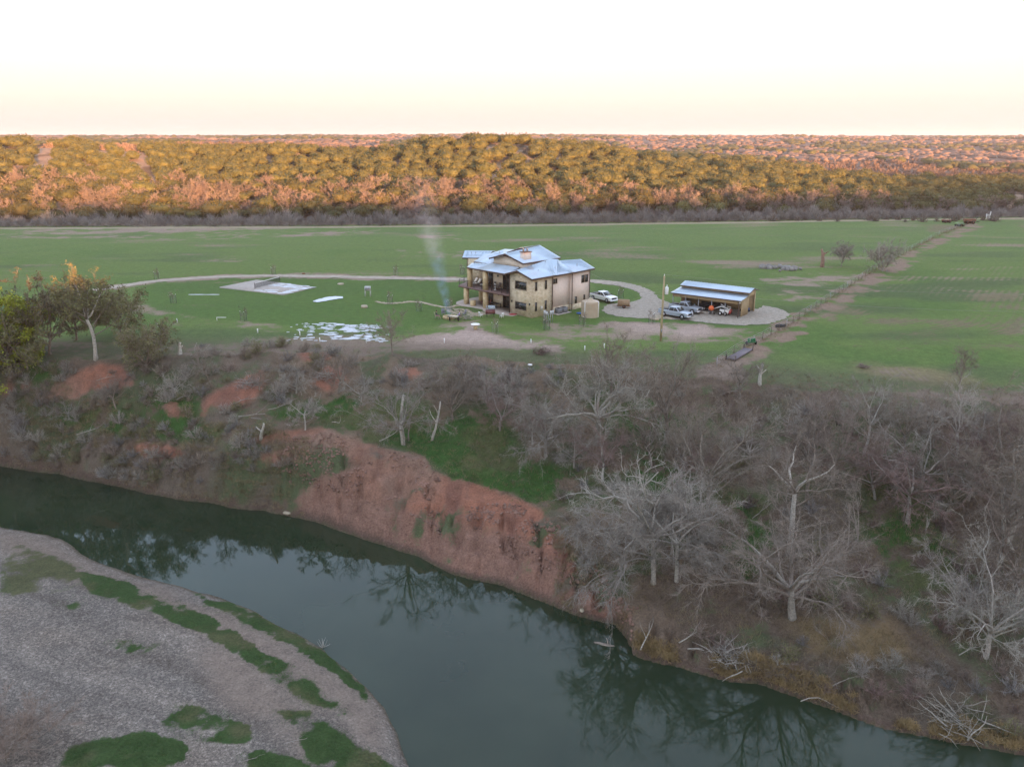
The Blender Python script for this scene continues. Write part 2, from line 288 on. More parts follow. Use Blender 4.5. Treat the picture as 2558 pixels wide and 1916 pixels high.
def blend(c, new, w): return c * (1 - w[..., None]) + np.array(new) * w[..., None]
def paint(x, y, z):
    X, Y = project(x, y, z); amp = np.clip(60 / np.maximum(y, 30), .1, 1.2)
    Xj = X + fbm(x, y, 4, 4, 41) * 30 * amp; Yj = Y + fbm(x, y, 4, 4, 42) * 16 * amp
    Xk = X + fbm(x, y, 1.5, 3, 43) * 9 * amp; Yk = Y + fbm(x, y, 1.5, 3, 44) * 5 * amp
    infr = (y > 36); ja = 26 * amp; JT = [(0, 0), (ja, 0), (-ja, 0), (0, ja * .6), (0, -ja * .6), (ja * .6, ja * .35), (-ja * .6, -ja * .35)]
    def M(k, tight=False):
        tot = np.zeros(x.shape)
        for a_, b_ in (JT if not tight else [(a * .42, b * .42) for a, b in JT]):
            r = np.zeros(x.shape)
            for p in POLY[k]: r = np.maximum(r, soft_poly((Xk if tight else Xj) + a_, (Yk if tight else Yj) + b_, p))
            tot += r
        return tot / len(JT) * infr
    yn = lin(LN, x, 1) + fbm(x, y, 4, 3, 5) * .5; yw = lin(LW, x, 1) + fbm(x, y * .3, 3.5, 3, 6) * .55; ye = lin(LE, x, 1)
    n1 = fbm(x, y, 14, 4, 51); n2 = fbm(x, y, 3, 3, 52); nst = fbm(x * .35, y * 1.6, 9, 4, 53)
    soil = np.empty(x.shape + (3,)); veg = np.empty(x.shape + (3,)); soil[:] = (.21, .165, .115); veg[:] = (.102, .148, .040)
    cov = .84 + nst * .62 - .26 * sstep(.15, .5, fbm(x * .25, y, 16, 3, 54))
    veg = blend(veg, (.078, .130, .032), sstep(-.1, .5, n1)); veg = blend(veg, (.062, .088, .038), sstep(.0, .5, fbm(x * .4, y * 1.2, 11, 4, 64)) * .7); far = sstep(150, 240, y); veg = blend(veg, (.108, .160, .052), far * .6)
    m = M('lawn', True); veg = blend(veg, (.068, .122, .028), m * .8); cov = cov * (1 - m) + (.96 + .55 * nst) * m
    m = M('thin'); cov = cov * (1 - m) + (.50 + n2 * .5 + nst * .5) * m; soil = blend(soil, (.24, .185, .14), m)
    m = M('brown'); cov = cov * (1 - m) + (.72 + n1 * .8 + nst * .4) * m; soil = blend(soil, (.145, .125, .070), m)
    m = M('dirt'); cov = cov * (1 - m) + (.12 + n2 * .8 + nst * .5) * m; soil = blend(soil, (.34, .26, .215), m)
    m = M('tan') * (y > ye); veg = blend(veg, (.20, .165, .085), m); cov = cov * (1 - m) + (.75 + n2 * .5) * m
    d = dist_poly(x, y, track); m = 1 - sstep(.8, 4.2, d + fbm(x, y, 3, 3, 55) * 2.6); m = m * infr; cov = cov * (1 - m) + (.34 + n2 * .8) * m; soil = blend(soil, (.205, .145, .105), m)
    d = dist_poly(x, y, drive); m = (1 - sstep(1.7, 3.4, d + n2 * 1.5)) * (x < 10); cov = cov * (1 - m) + (.45 + n2 * .4) * m; soil = blend(soil, (.27, .20, .155), m)
    yb = np.interp(x, [-180, -60, 0, 60, 130, 190], [250, 254, 259, 266, 276, 284])
    m = np.exp(-((y - yb + 1.0) / 2.4) ** 2); cov = cov - m * .95; soil = blend(soil, (.30, .26, .17), m)
    # rows of the crop
    dr = track[6] - track[3]; dr = dr / np.linalg.norm(dr[:2]); q = (x - track[3][0]) * dr[1] - (y - track[3][1]) * dr[0]
    al = (x - track[3][0]) * dr[0] + (y - track[3][1]) * dr[1]
    rowq = q + 4.5 * np.exp(-((al + 22) / 16.0) ** 2) * (1 + q * .12) + fbm(x, y, 30, 2, 56) * 1.2; roww = sstep(2.5, 7, q) * (1 - sstep(150, 250, y)) * (y > ye + 4)
    # brush zone at the lip of the bank
    m = (1 - sstep(2, 13 + n1 * 7, y - ye)) * infr; veg = blend(veg, (.085, .082, .052), m * .75); soil = blend(soil, (.17, .13, .10), m); cov = cov - m * .22
    # the bank
    b = ((y > yw) & (y < ye)) * infr
    soil = blend(soil, (.150, .110, .076), b); vb = np.empty(veg.shape); vb[:] = (.072, .085, .042); vb = blend(vb, (.11, .088, .066), sstep(-.1, .3, fbm(x, y, 5, 3, 57))); veg = blend(veg, veg * 0, b) + vb * b[..., None]
    cov = cov * (1 - b) + (.45 + n2 * .6 + n1 * .3) * b
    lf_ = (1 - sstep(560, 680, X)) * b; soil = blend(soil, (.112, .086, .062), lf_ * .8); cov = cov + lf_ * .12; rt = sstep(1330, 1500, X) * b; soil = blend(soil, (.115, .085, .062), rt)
    m = M('green') * b; gv = np.empty(veg.shape); gv[:] = (.036, .078, .018); gv = blend(gv, (.075, .085, .034), sstep(-.15, .35, fbm(x, y, 4, 3, 65))); veg = veg * (1 - m[..., None]) + gv * m[..., None]; cov = cov * (1 - m) + (.74 + n2 * .75) * m
    m = M('tan') * b; soil = blend(soil, (.16, .115, .06), m); cov = cov * (1 - m) + .3 * m
    m = M('red', True) * b; rs = np.empty(soil.shape); rs[:] = (.245, .112, .072); rs = blend(rs, (.175, .085, .06), sstep(-.2, .4, fbm(x, y * .3, 1.5, 3, 58))); rs = blend(rs, (.20, .13, .095), sstep(.0, .5, n1)); rs = blend(rs, (.16, .085, .06), sstep(.15, .45, fbm(x, y * .18, .9, 3, 66)) * .7)
    soil = soil * (1 - m[..., None]) + rs * m[..., None]; cov = cov * (1 - m) + (.12 + n2 * .8 + .4 * fbm(x, y, 1.2, 2, 60)) * m
    m = M('scree') * b; soil = blend(soil, (.190, .114, .085), m * .8); peb = m * .35
    m = (1 - sstep(.1, .9, y - yw)) * b; soil = blend(soil, (.085, .058, .044), m); cov = cov * (1 - m * .5)
    # gravel bar
    g = ((y < yn) | (y < yw)) * 1.0 * infr
    soil = blend(soil, (.160, .140, .120), g); soil = blend(soil, (.195, .160, .128), g * sstep(-.1, .45, fbm(x, y * 1.5, 12, 4, 68)) * .8); bd = fbm((yn - y) * 1.0, x * .12, 1.6, 3, 70); soil = blend(soil, (.115, .098, .082), g * sstep(.12, .5, bd) * .65); soil = blend(soil, (.215, .185, .155), g * sstep(.1, .5, -bd) * .6); m = M('sand') * g; soil = blend(soil, (.185, .148, .120), m); peb = peb + g * (1 - .75 * m)
    cov = cov * (1 - g) + (.02 + n2 * .32) * g; vg = np.empty(veg.shape); vg[:] = (.036, .062, .020); vg = blend(vg, (.070, .075, .034), sstep(-.1, .4, fbm(x, y, 2.5, 3, 69))); veg = veg * (1 - g[..., None]) + vg * g[..., None]
    m = M('bargrass', True) * g; cov = np.maximum(cov, M('bargrass') * g * (.52 + n2 * .5)); cov = np.maximum(cov, m * (.95 + n2 * 1.0 + .5 * fbm(x, y, .9, 2, 67))); m = M('barolive') * g; veg = blend(veg, (.075, .078, .038), m); cov = np.maximum(cov, m * (.55 + n2 * .6))
    m = ((y > yn - .5)) * g; soil = blend(soil, (.11, .09, .068), m * .8)
    bed = ((y >= yn) & (y <= yw)) * infr; soil = blend(soil, (.07, .062, .035), bed); cov = cov * (1 - bed)
    # hills: pale caliche soil with dry grass
    hb = sstep(yb + 2, yb + 8, y); soil = blend(soil, (.27, .19, .13), hb); veg = blend(veg, (.135, .095, .060), hb); up_ = sstep(yb + 130, yb + 240, y); soil = blend(soil, (.135, .100, .078), up_); veg = blend(veg, (.115, .085, .065), up_); cov = cov * (1 - hb) + (.55 + fbm(x, y, 9, 4, 61) * 1.1) * hb
    # far pastures
    fp = sstep(.25, .35, fbm(x * .4, y * .25, 60, 2, 62)) * sstep(600, 700, y); soil = blend(soil, (.17, .135, .095), fp)
    bk = (y < 36) * 1.0; soil = blend(soil, (.2, .16, .11), bk); cov = cov * (1 - bk) + .6 * bk
    return soil, veg, np.clip(cov, -.3, 1.4), np.clip(peb, 0, 1), rowq, roww
def ground_mat():
    m, N, L, P = new_mat('ground'); P.inputs['Roughness'].default_value = .95; P.inputs['Specular IOR Level'].default_value = .12
    def at(n): a = N.new('ShaderNodeAttribute'); a.attribute_name = n; return a
    tc = N.new('ShaderNodeTexCoord')
    def noise(sc, det, rough=.6):
        n = N.new('ShaderNodeTexNoise'); n.inputs['Scale'].default_value = sc; n.inputs['Detail'].default_value = det; n.inputs['Roughness'].default_value = rough; L.new(tc.outputs['Object'], n.inputs['Vector']); return n
    def math_(op, a, b=None, clamp=False):
        n = N.new('ShaderNodeMath'); n.operation = op; n.use_clamp = clamp
        for i, q in enumerate((a, b)):
            if q is None: continue
            if isinstance(q, (int, float)): n.inputs[i].default_value = q
            else: L.new(q, n.inputs[i])
        return n.outputs[0]
    def rng(v, a, b, c=0., d=1.): n = N.new('ShaderNodeMapRange'); n.interpolation_type = 'SMOOTHSTEP'; L.new(v, n.inputs[0]); n.inputs[1].default_value = a; n.inputs[2].default_value = b; n.inputs[3].default_value = c; n.inputs[4].default_value = d; return n.outputs[0]
    na = noise(.9, 6, .65); nb = noise(5.5, 5, .7); nc = noise(.16, 5)
    wave = math_('SINE', math_('MULTIPLY', at('rowq').outputs['Fac'], 2 * pi / 1.15)); wave2 = math_('SINE', math_('MULTIPLY', at('rowq').outputs['Fac'], 2 * pi / 7.5))
    row = math_('MULTIPLY', math_('ADD', math_('MULTIPLY', wave, .09), math_('MULTIPLY', wave2, .05)), at('roww').outputs['Fac'])
    c = math_('ADD', at('cover').outputs['Fac'], math_('MULTIPLY', math_('SUBTRACT', na.outputs['Fac'], .5), 1.1)); c = math_('ADD', c, math_('MULTIPLY', math_('SUBTRACT', nb.outputs['Fac'], .5), .7)); c = math_('ADD', c, row)
    c = rng(c, .34, .64)
    mx = N.new('ShaderNodeMix'); mx.data_type = 'RGBA'; L.new(c, mx.inputs[0]); L.new(at('soil').outputs['Color'], mx.inputs[6]); L.new(at('veg').outputs['Color'], mx.inputs[7])
    v = N.new('ShaderNodeTexVoronoi'); v.inputs['Scale'].default_value = 6.5; L.new(tc.outputs['Object'], v.inputs['Vector']); sp = N.new('ShaderNodeSeparateColor'); L.new(v.outputs['Color'], sp.inputs[0])
    v2 = N.new('ShaderNodeTexVoronoi'); v2.inputs['Scale'].default_value = 15; L.new(tc.outputs['Object'], v2.inputs['Vector']); sp2 = N.new('ShaderNodeSeparateColor'); L.new(v2.outputs['Color'], sp2.inputs[0])
    pb = math_('ADD', math_('MULTIPLY', math_('POWER', sp.outputs[0], 3.0), .60), math_('MULTIPLY', sp2.outputs[1], .55)); pb = math_('ADD', pb, .52)
    pm = N.new('ShaderNodeMix'); pm.data_type = 'FLOAT'; L.new(math_('MULTIPLY', at('peb').outputs['Fac'], math_('SUBTRACT', 1.0, c)), pm.inputs[0]); pm.inputs[2].default_value = 1.0; L.new(pb, pm.inputs[3])
    br = math_('ADD', math_('MULTIPLY', math_('SUBTRACT', nb.outputs['Fac'], .5), 1.7), 1.0); br = math_('ADD', br, math_('MULTIPLY', math_('SUBTRACT', na.outputs['Fac'], .5), .9))
    br = math_('MULTIPLY', br, pm.outputs[0])
    vm = N.new('ShaderNodeVectorMath'); vm.operation = 'SCALE'; L.new(mx.outputs[2], vm.inputs[0]); L.new(br, vm.inputs['Scale']); L.new(vm.outputs[0], P.inputs['Base Color'])
    bp = N.new('ShaderNodeBump'); bp.inputs['Strength'].default_value = .65; bp.inputs['Distance'].default_value = .2; L.new(math_('ADD', nb.outputs['Fac'], math_('MULTIPLY', na.outputs['Fac'], 1.5)), bp.inputs['Height']); L.new(bp.outputs[0], P.inputs['Normal'])
    return m
GM = ground_mat()
def grid_mesh(name, XX, YY):
    ny, nx = XX.shape; ZZ = height(XX.ravel(), YY.ravel()); x = XX.ravel(); y = YY.ravel()
    me = bpy.data.meshes.new(name); me.vertices.add(nx * ny); me.vertices.foreach_set('co', np.stack([x, y, ZZ], 1).ravel())
    i = np.arange((ny - 1) * (nx - 1)); r = i // (nx - 1); c = i % (nx - 1); a = r * nx + c
    q = np.stack([a, a + 1, a + nx + 1, a + nx], 1).astype(np.int32)
    me.loops.add(q.size); me.loops.foreach_set('vertex_index', q.ravel()); me.polygons.add(len(q)); me.polygons.foreach_set('loop_start', np.arange(0, q.size, 4, dtype=np.int32))
    me.polygons.foreach_set('use_smooth', np.ones(len(q), bool)); me.materials.append(GM); me.update(calc_edges=True)
    soil, veg, cov, peb, rq, rw = paint(x, y, ZZ); o1 = np.ones((len(x), 1))
    for nm, c in (('soil', soil), ('veg', veg)): me.attributes.new(nm, 'FLOAT_COLOR', 'POINT').data.foreach_set('color', np.concatenate([c, o1], 1).astype(np.float32).ravel())
    for nm, c in (('cover', cov), ('peb', peb), ('rowq', rq), ('roww', rw)): me.attributes.new(nm, 'FLOAT', 'POINT').data.foreach_set('value', c.astype(np.float32))
    return me
ys = [np.arange(36, 108, .3), np.arange(108, 170, .6), np.arange(170, 262, 1.3), np.arange(262, 440, 2.0)]
yf = [440.]
while yf[-1] < 7500: yf.append(yf[-1] * 1.045)
def fan(yv):
    u = np.linspace(-1, 1, 421); ext = np.array([40, 120, 300, 900.]); XX = []
    for y in yv:
        w = .74 * y + 10; XX.append(np.concatenate([-w - ext[::-1], u * w, w + ext]))
    return np.array(XX), np.repeat(np.array(yv)[:, None], 421 + 8, 1)
yn_ = np.concatenate(ys[:3] + [[262.]]); yh_ = np.concatenate([ys[3], yf])
struct('ground', grid_mesh('ground', *fan(yn_)))
struct('hills', grid_mesh('hills', *fan(yh_)))
xb = np.linspace(-900, 1100, 100); yb_ = np.concatenate([np.arange(-700, 20, 15), [20, 28, 36]]); XX, YY = np.meshgrid(xb, yb_)
struct('hills', grid_mesh('hills_behind', XX, YY))
# river
def water_mat():
    m, N, L, P = new_mat('river_water'); P.inputs['Roughness'].default_value = .03; P.inputs['IOR'].default_value = 1.37; P.inputs['Specular IOR Level'].default_value = .5
    tc = N.new('ShaderNodeTexCoord'); a = N.new('ShaderNodeTexNoise'); a.inputs['Scale'].default_value = .12; a.inputs['Detail'].default_value = 4; L.new(tc.outputs['Object'], a.inputs['Vector'])
    r = N.new('ShaderNodeValToRGB'); r.color_ramp.elements[0].color = (.012, .022, .011, 1); r.color_ramp.elements[1].color = (.022, .034, .018, 1); r.color_ramp.elements[0].position = .3; r.color_ramp.elements[1].position = .7
    L.new(a.outputs['Fac'], r.inputs[0]); L.new(r.outputs[0], P.inputs['Base Color'])
    n = N.new('ShaderNodeTexNoise'); n.inputs['Scale'].default_value = .8; n.inputs['Detail'].default_value = 3; L.new(tc.outputs['Object'], n.inputs['Vector'])
    b = N.new('ShaderNodeBump'); b.inputs['Strength'].default_value = .05; b.inputs['Distance'].default_value = .05; L.new(n.outputs['Fac'], b.inputs['Height']); L.new(b.outputs[0], P.inputs['Normal'])
    return m
mb = MB(); xs = np.arange(-160, 121, 4.0)
v = [(x, float(lin(LN, np.array([x]), 1)[0]) - 4, -13.02) for x in xs] + [(x, float(lin(LW, np.array([x]), 1)[0]) + 3.0, -13.02) for x in xs]; n = len(xs)
v = [(a, min(b, float(lin(LW, np.array([a]), 1)[0]) - 10), c) if i < n else (a, b, c) for i, (a, b, c) in enumerate(v)]
mb.add(v, [(i, i + 1, n + i + 1, n + i) for i in range(n - 1)])
struct('river', mb, water_mat())
# ================================================================== vegetation
rngv = np.random.default_rng(7)
def perp(d):
    a = np.cross(d, [.31, .17, .93]); n = np.linalg.norm(a); a = a / n if n > 1e-3 else np.array([1., 0, 0]); return a
def unit(v): return v / (np.linalg.norm(v) + 1e-9)
def wander(rg, p, d, L, n, gn, up, droop=0.0):
    pts = [p.copy()]; q = p.copy(); d = d.copy()
    for i in range(n):
        d = unit(d + rg.normal(0, gn, 3) + np.array([0, 0, up - droop * i / n])); q = q + d * L / n; pts.append(q.copy())
    return np.array(pts)
def twigs(mb, bases, dirs, L, w, rg, bend=.25, droop=0.0):
    """many slender flat tapering twigs, two segments each"""
    n = len(bases); rd = rg.normal(size=(n, 3)); side = np.cross(dirs, rd); side /= np.linalg.norm(side, axis=1)[:, None] + 1e-9
    Ls = L * rg.uniform(.5, 1.2, n)[:, None]; mid = bases + dirs * Ls * .5 + rg.normal(0, bend * .25, (n, 3)) * Ls
    d2 = dirs + rg.normal(0, bend, (n, 3)); d2[:, 2] -= droop; d2 /= np.linalg.norm(d2, axis=1)[:, None]; tip = mid + d2 * Ls * .55
    ww = w * rg.uniform(.7, 1.3, n)[:, None]
    v = np.stack([bases - side * ww, bases + side * ww, mid + side * ww * .7, mid - side * ww * .7, tip], 1).reshape(-1, 3)
    o = np.arange(n)[:, None] * 5; mb.add(v, o + [0, 1, 2, 3]); mb.add(np.zeros((0, 3)), o + [3, 2, 4] - len(v))
def bare_tree(seed, H=9., spread=4., r0=.22, trunk=.35, nl=6, nb=5, ntw=11, tw=.011, twl=.75, gn=.16, up=.06, droop=0., flare=1.0, lean=(0, 0), rise=.55, mid=1):
    rg = np.random.default_rng(seed); tr = MB(); cr = MB(); bases = []; dirs = []
    d0 = unit(np.array([lean[0], lean[1], 1.])); th = H * trunk
    T = wander(rg, np.zeros(3) - [0, 0, .4], d0, th + .4, 5, gn * .35, .1)
    tr.tube(T, [r0 * 1.35 * flare] + [r0 * (1 - .07 * i) for i in range(1, 6)], 7)
    ntw = int(ntw * 1.45); starts = [(T[-1], r0 * .55)] * max(2, nl // 2) + [(T[k], r0 * .36) for k in rg.integers(3, 6, nl - max(2, nl // 2))]
    ph = rg.uniform(0, 6.28)
    for i, (p, r) in enumerate(starts):
        az = ph + i * 2.4 + rg.normal(0, .3); el = rise + rg.uniform(-.15, .35) if i >= 2 else rise + .45
        d = np.array([cos(az) * cos(el), sin(az) * cos(el), sin(el)]); Lm = sqrt(((H - th) * sin(el)) ** 2 + (spread * cos(el)) ** 2) * rg.uniform(.75, 1.05)
        B = wander(rg, p, d, Lm, 6, gn, up, droop * .6); (tr if i < 3 else cr).tube(B, list(np.linspace(r, r * .2, 7)), 5, False)
        for j in range(nb):
            k = rg.integers(2, 7); q = B[k]; bd = unit(unit(B[min(k, 6)] - B[k - 1]) + rg.normal(0, .65, 3) + [0, 0, .10 - droop * .5]); L2_ = Lm * rg.uniform(.25, .5)
            C = wander(rg, q, bd, L2_, 4, gn * 1.3, up, droop); cr.tube(C, list(np.linspace(r * .33, r * .09, 5)), 3, False)
            for m_ in range(mid * 2):
                kk = rg.integers(1, 5); q2 = C[kk]; bd2 = unit(unit(C[kk] - C[kk - 1]) + rg.normal(0, .7, 3) + [0, 0, -droop * .3]); D = wander(rg, q2, bd2, L2_ * rg.uniform(.4, .7), 3, gn * 1.5, up, droop); cr.tube(D, [r * .14, r * .10, r * .07, r * .04], 3, False)
                t = rg.uniform(.15, 1, ntw); idx = np.minimum((t * 3).astype(int), 2); fr = t * 3 - idx; pp = D[idx] + (D[idx + 1] - D[idx]) * fr[:, None]
                dd = unit(bd2) + rg.normal(0, .6, (ntw, 3)) + [0, 0, .12 - droop]; dd /= np.linalg.norm(dd, axis=1)[:, None]; bases.append(pp); dirs.append(dd)
            t = rg.uniform(.2, 1, ntw); idx = np.minimum((t * 4).astype(int), 3); fr = t * 4 - idx; pp = C[idx] + (C[idx + 1] - C[idx]) * fr[:, None]
            dd = bd + rg.normal(0, .6, (ntw, 3)) + [0, 0, .12 - droop]; dd /= np.linalg.norm(dd, axis=1)[:, None]; bases.append(pp); dirs.append(dd)
    bases = np.concatenate(bases); dirs = np.concatenate(dirs); twigs(cr, bases, dirs, twl, tw, rg, .35, droop * .5)
    return tr, cr, bases, dirs
def leaf_quads(mb, pts, size, rg, flat=.3):
    n = len(pts); a = rg.normal(size=(n, 3)); a /= np.linalg.norm(a, axis=1)[:, None]; b = np.cross(a, rg.normal(size=(n, 3))); b /= np.linalg.norm(b, axis=1)[:, None] + 1e-9
    s = size * rg.uniform(.6, 1.4, n)[:, None]; v = np.stack([pts - a * s, pts + b * s * .55, pts + a * s, pts - b * s * .55], 1).reshape(-1, 3)
    mb.add(v, np.arange(n)[:, None] * 4 + [0, 1, 2, 3])
BK = {'grey': mat('bark_grey', (.265, .238, .200), .9, .3, 6, objvar=.22), 'pale': mat('bark_pale', (.38, .35, .30), .9, .25, 5, objvar=.12), 'brown': mat('bark_brown', (.205, .165, .130), .9, .3, 6, objvar=.25),
      'rust': mat('twigs_rust', (.165, .115, .098), .9, .3, 6, objvar=.2), 'tan': mat('bark_tan', (.185, .155, .125), .9, .3, 6, objvar=.15), 'scrub': mat('twigs_scrub', (.20, .185, .17), .9, .3, 2, objvar=.25), 'rose': mat('twigs_rose', (.155, .125, .105), .9, .3, 2, objvar=.2)}
LF = {'yellow': mat('leaf_spring', (.27, .31, .04), .7, .35, 1.2, spec=.2), 'olive': mat('leaf_olive', (.150, .148, .062), .8, .3, 1.5, spec=.2), 'bud': mat('leaf_bud', (.105, .090, .045), .8, .3, 1.5)}
def tree_proto(name, cat, barkT, barkC, leaf=None, leafn=0, leafs=.09, **k):
    tr, cr, bs, ds = bare_tree(**k); rg = np.random.default_rng(k.get('seed', 0) + 99)
    o = thing(name, None, cat); tr.build('trunk', BK[barkT], o, smooth=True)
    cr.build('crown' if not leaf else 'branches', BK[barkC], o)
    if leaf:
        lf = MB(); i = rg.integers(0, len(bs), leafn); leaf_quads(lf, bs[i] + ds[i] * rg.uniform(.1, 1.0, leafn)[:, None] * k.get('twl', .7) + rg.normal(0, .12, (leafn, 3)), leafs, rg); lf.build('leaves', LF[leaf], o)
    return o
def shrub_proto(name, cat, bark, seed, R=1.3, H=1.6, n=420, w=.014, up=.7, leaf=None, leafn=0, leafs=.06, thick=0):
    rg = np.random.default_rng(seed); o = thing(name, None, cat); mb = MB(); ns = 16
    az = rg.uniform(0, 6.28, ns); el = rg.uniform(.35, 1.5, ns); bs = []; ds = []
    for a, e in zip(az, el):
        d = np.array([cos(a) * cos(e), sin(a) * cos(e), sin(e)]); L = sqrt((R * cos(e)) ** 2 + (H * sin(e)) ** 2) * rg.uniform(.7, 1.1)
        B = wander(rg, np.array([cos(a) * .1, sin(a) * .1, -.15]), d, L, 5, .16, .03); mb.tube(B, list(np.linspace(w * 2.6, w, 6)), 3, False); m = n // ns
        t = rg.uniform(.15, 1, m) * 5; i = np.minimum(t.astype(int), 4); pp = B[i] + (B[i + 1] - B[i]) * (t - i)[:, None]; dd = d * .8 + rg.normal(0, .6, (m, 3)); dd /= np.linalg.norm(dd, axis=1)[:, None]; bs.append(pp); ds.append(dd)
    bs = np.concatenate(bs); ds = np.concatenate(ds); twigs(mb, bs, ds, min(R, H) * .42, w, rg, .4); mb.build('stems', BK[bark], o)
    if leaf: lf = MB(); i = rg.integers(0, len(bs), leafn); leaf_quads(lf, bs[i] + ds[i] * rg.uniform(.1, .5, leafn)[:, None] * R, leafs, rg); lf.build('leaves', LF[leaf], o)
    return o
# ---- named trees of the near bank --------------------------------------------------------------
def put(X, Y): return G(X, Y)
def tree_at(X, Y, rz, label, group=None, name=None, **kw):
    kk = dict(kw); o = tree_proto(name or kk.pop('nm', 'leafless_tree'), 'tree', kk.pop('bt', 'grey'), kk.pop('bc', 'grey'), kk.pop('leaf', None), kk.pop('leafn', 0), kk.pop('leafs', .09), **kk)
    o.location = tuple(put(X, Y)); o.rotation_euler = (0, 0, rz); tag(o, label, 'tree', group); USED.add(o.name); return o
tree_at(24, 818, 0, 'tall tree in fresh yellow-green leaf cut by the left edge of the picture', name='leafy_tree', seed=11, H=13.0, spread=5.5, r0=.34, trunk=.25, nl=11, nb=7, ntw=13, leaf='yellow', leafn=30000, leafs=.14, bt='brown', bc='brown', rise=.5)
tree_at(-22, 850, 1, 'broad yellow-green leafy tree partly outside the picture below the tall one', name='leafy_tree', seed=12, H=9.5, spread=5.0, r0=.25, trunk=.2, nl=10, nb=6, ntw=13, leaf='yellow', leafn=20000, leafs=.13, bt='brown', bc='brown')
tree_at(108, 765, .4, 'tree with tan budding crown beside the yellow-green tree', name='budding_tree', seed=13, H=10.2, spread=5.2, r0=.22, trunk=.22, nl=11, nb=7, ntw=12, leaf='bud', leafn=9500, leafs=.11, bt='tan', bc='brown', tw=.02)
tree_at(207, 778, 2, 'tall tree with long pale trunk and thin olive leaves at the bank edge', name='leafy_tree', seed=14, H=10.8, spread=4.6, r0=.27, trunk=.52, nl=11, nb=7, ntw=12, leaf='olive', leafn=7500, leafs=.12, bt='pale', bc='tan')
tree_at(165, 735, 3, 'tree with thin olive leaves and dim lower trunk behind the pale trunked one', name='leafy_tree', seed=15, H=8.6, spread=4.6, r0=.2, trunk=.35, nl=9, nb=6, ntw=12, leaf='olive', leafn=8000, leafs=.12, bt='brown', bc='brown')
tree_at(262, 728, 4, 'low round olive-brown tree next to the end of the drive', name='budding_tree', seed=16, H=7.0, spread=5.0, r0=.16, trunk=.18, nl=11, nb=6, ntw=14, leaf='olive', leafn=7500, leafs=.11, bt='brown', bc='brown')
tree_at(318, 795, 5, 'dense dark olive thicket tree below the white stakes', name='budding_tree', seed=17, H=5.6, spread=4.6, r0=.14, trunk=.12, nl=12, nb=7, ntw=14, leaf='olive', leafn=7500, leafs=.10, bt='brown', bc='brown')
tree_at(60, 800, 5, 'dull olive tree filling the gap below the yellow-green crown', name='budding_tree', seed=18, H=6.5, spread=4.6, r0=.15, trunk=.15, nl=10, nb=6, ntw=13, leaf='olive', leafn=6500, leafs=.11, bt='brown', bc='brown')
tree_at(849, 768, 1, 'lone leafless tree with a crooked trunk in front of the snow patch', seed=21, H=5.6, spread=3.2, r0=.13, trunk=.42, nl=8, nb=6, ntw=13, bt='tan', bc='brown', tw=.010, twl=.5, lean=(-.12, 0))
tree_at(872, 962, 2, 'grey spreading leafless tree behind a split pale trunk on the green bank', seed=22, H=8.2, spread=5.6, r0=.16, trunk=.3, nl=10, nb=7, ntw=15, twl=.7, bt='grey', bc='grey', droop=.1, rise=.35)
tree_at(660, 930, 3, 'small grey leafless tree with a straight stem on the green bench', seed=23, H=4.8, spread=2.4, r0=.10, trunk=.4, nl=9, nb=6, ntw=14, twl=.45, tw=.012, bt='pale', bc='grey', rise=.3)
tree_at(977, 905, 4, 'wide grey leafless tree with upright pale limbs right of the leaning dead trunk', seed=24, H=7.6, spread=4.4, r0=.18, trunk=.2, nl=10, nb=7, ntw=14, bt='tan', bc='brown', rise=.6)
tree_at(1292, 960, 5, 'dark gnarled leafless tree with crooked pale limbs at the centre of the bank', seed=25, H=10.2, spread=7.0, r0=.36, trunk=.3, nl=12, nb=8, ntw=12, gn=.33, bt='grey', bc='grey', tw=.013, twl=.9, rise=.45)
tree_at(1180, 985, 6, 'drooping grey leafless tree left of the gnarled one', seed=26, H=6.8, spread=5.5, r0=.22, trunk=.3, nl=11, nb=8, ntw=14, gn=.2, droop=.28, bt='grey', bc='grey', twl=.9, rise=.35)
tree_at(1440, 955, 7, 'tall tan leafless tree with fanned limbs in front of the utility pole', seed=27, H=10.6, spread=5.6, r0=.26, trunk=.38, nl=11, nb=8, ntw=13, bt='tan', bc='tan', gn=.14, rise=.7)
tree_at(1320, 850, 1.5, 'leafless tree with olive tint between the gnarled tree and the utility pole', seed=28, H=7.0, spread=4.8, r0=.2, trunk=.25, nl=10, nb=7, ntw=14, bt='brown', bc='brown', leaf='olive', leafn=1800, leafs=.06)
tree_at(1372, 1180, 2.2, 'bone-white dead tree with twisted bare limbs spreading over the bank', name='dead_tree', seed=29, H=10.5, spread=7.5, r0=.30, trunk=.38, nl=9, nb=7, ntw=7, gn=.30, bt='pale', bc='pale', twl=.8, rise=.35, lean=(-.25, 0))
o = tree_at(1412, 1262, .3, 'big multi-trunk sycamore leaning over the river bend', seed=30, H=10.2, spread=6.4, r0=.24, trunk=.42, nl=13, nb=8, ntw=15, gn=.17, droop=.22, bt='grey', bc='grey', twl=1.0, rise=.42, lean=(-.1, .05))
tree_at(1462, 1255, 2.6, 'second pale trunk of the sycamore clump with hanging grey twigs', seed=31, H=9.0, spread=5.0, r0=.19, trunk=.42, nl=11, nb=8, ntw=14, gn=.17, droop=.3, bt='pale', bc='grey', twl=1.0, rise=.35, lean=(.1, 0))
tree_at(1330, 1268, 4.0, 'low leafless tree leaning left over the red scarp with drooping twigs', seed=32, H=7.5, spread=6.5, r0=.22, trunk=.35, nl=10, nb=8, ntw=15, droop=.35, bt='grey', bc='grey', twl=1.0, rise=.25, lean=(-.45, 0))
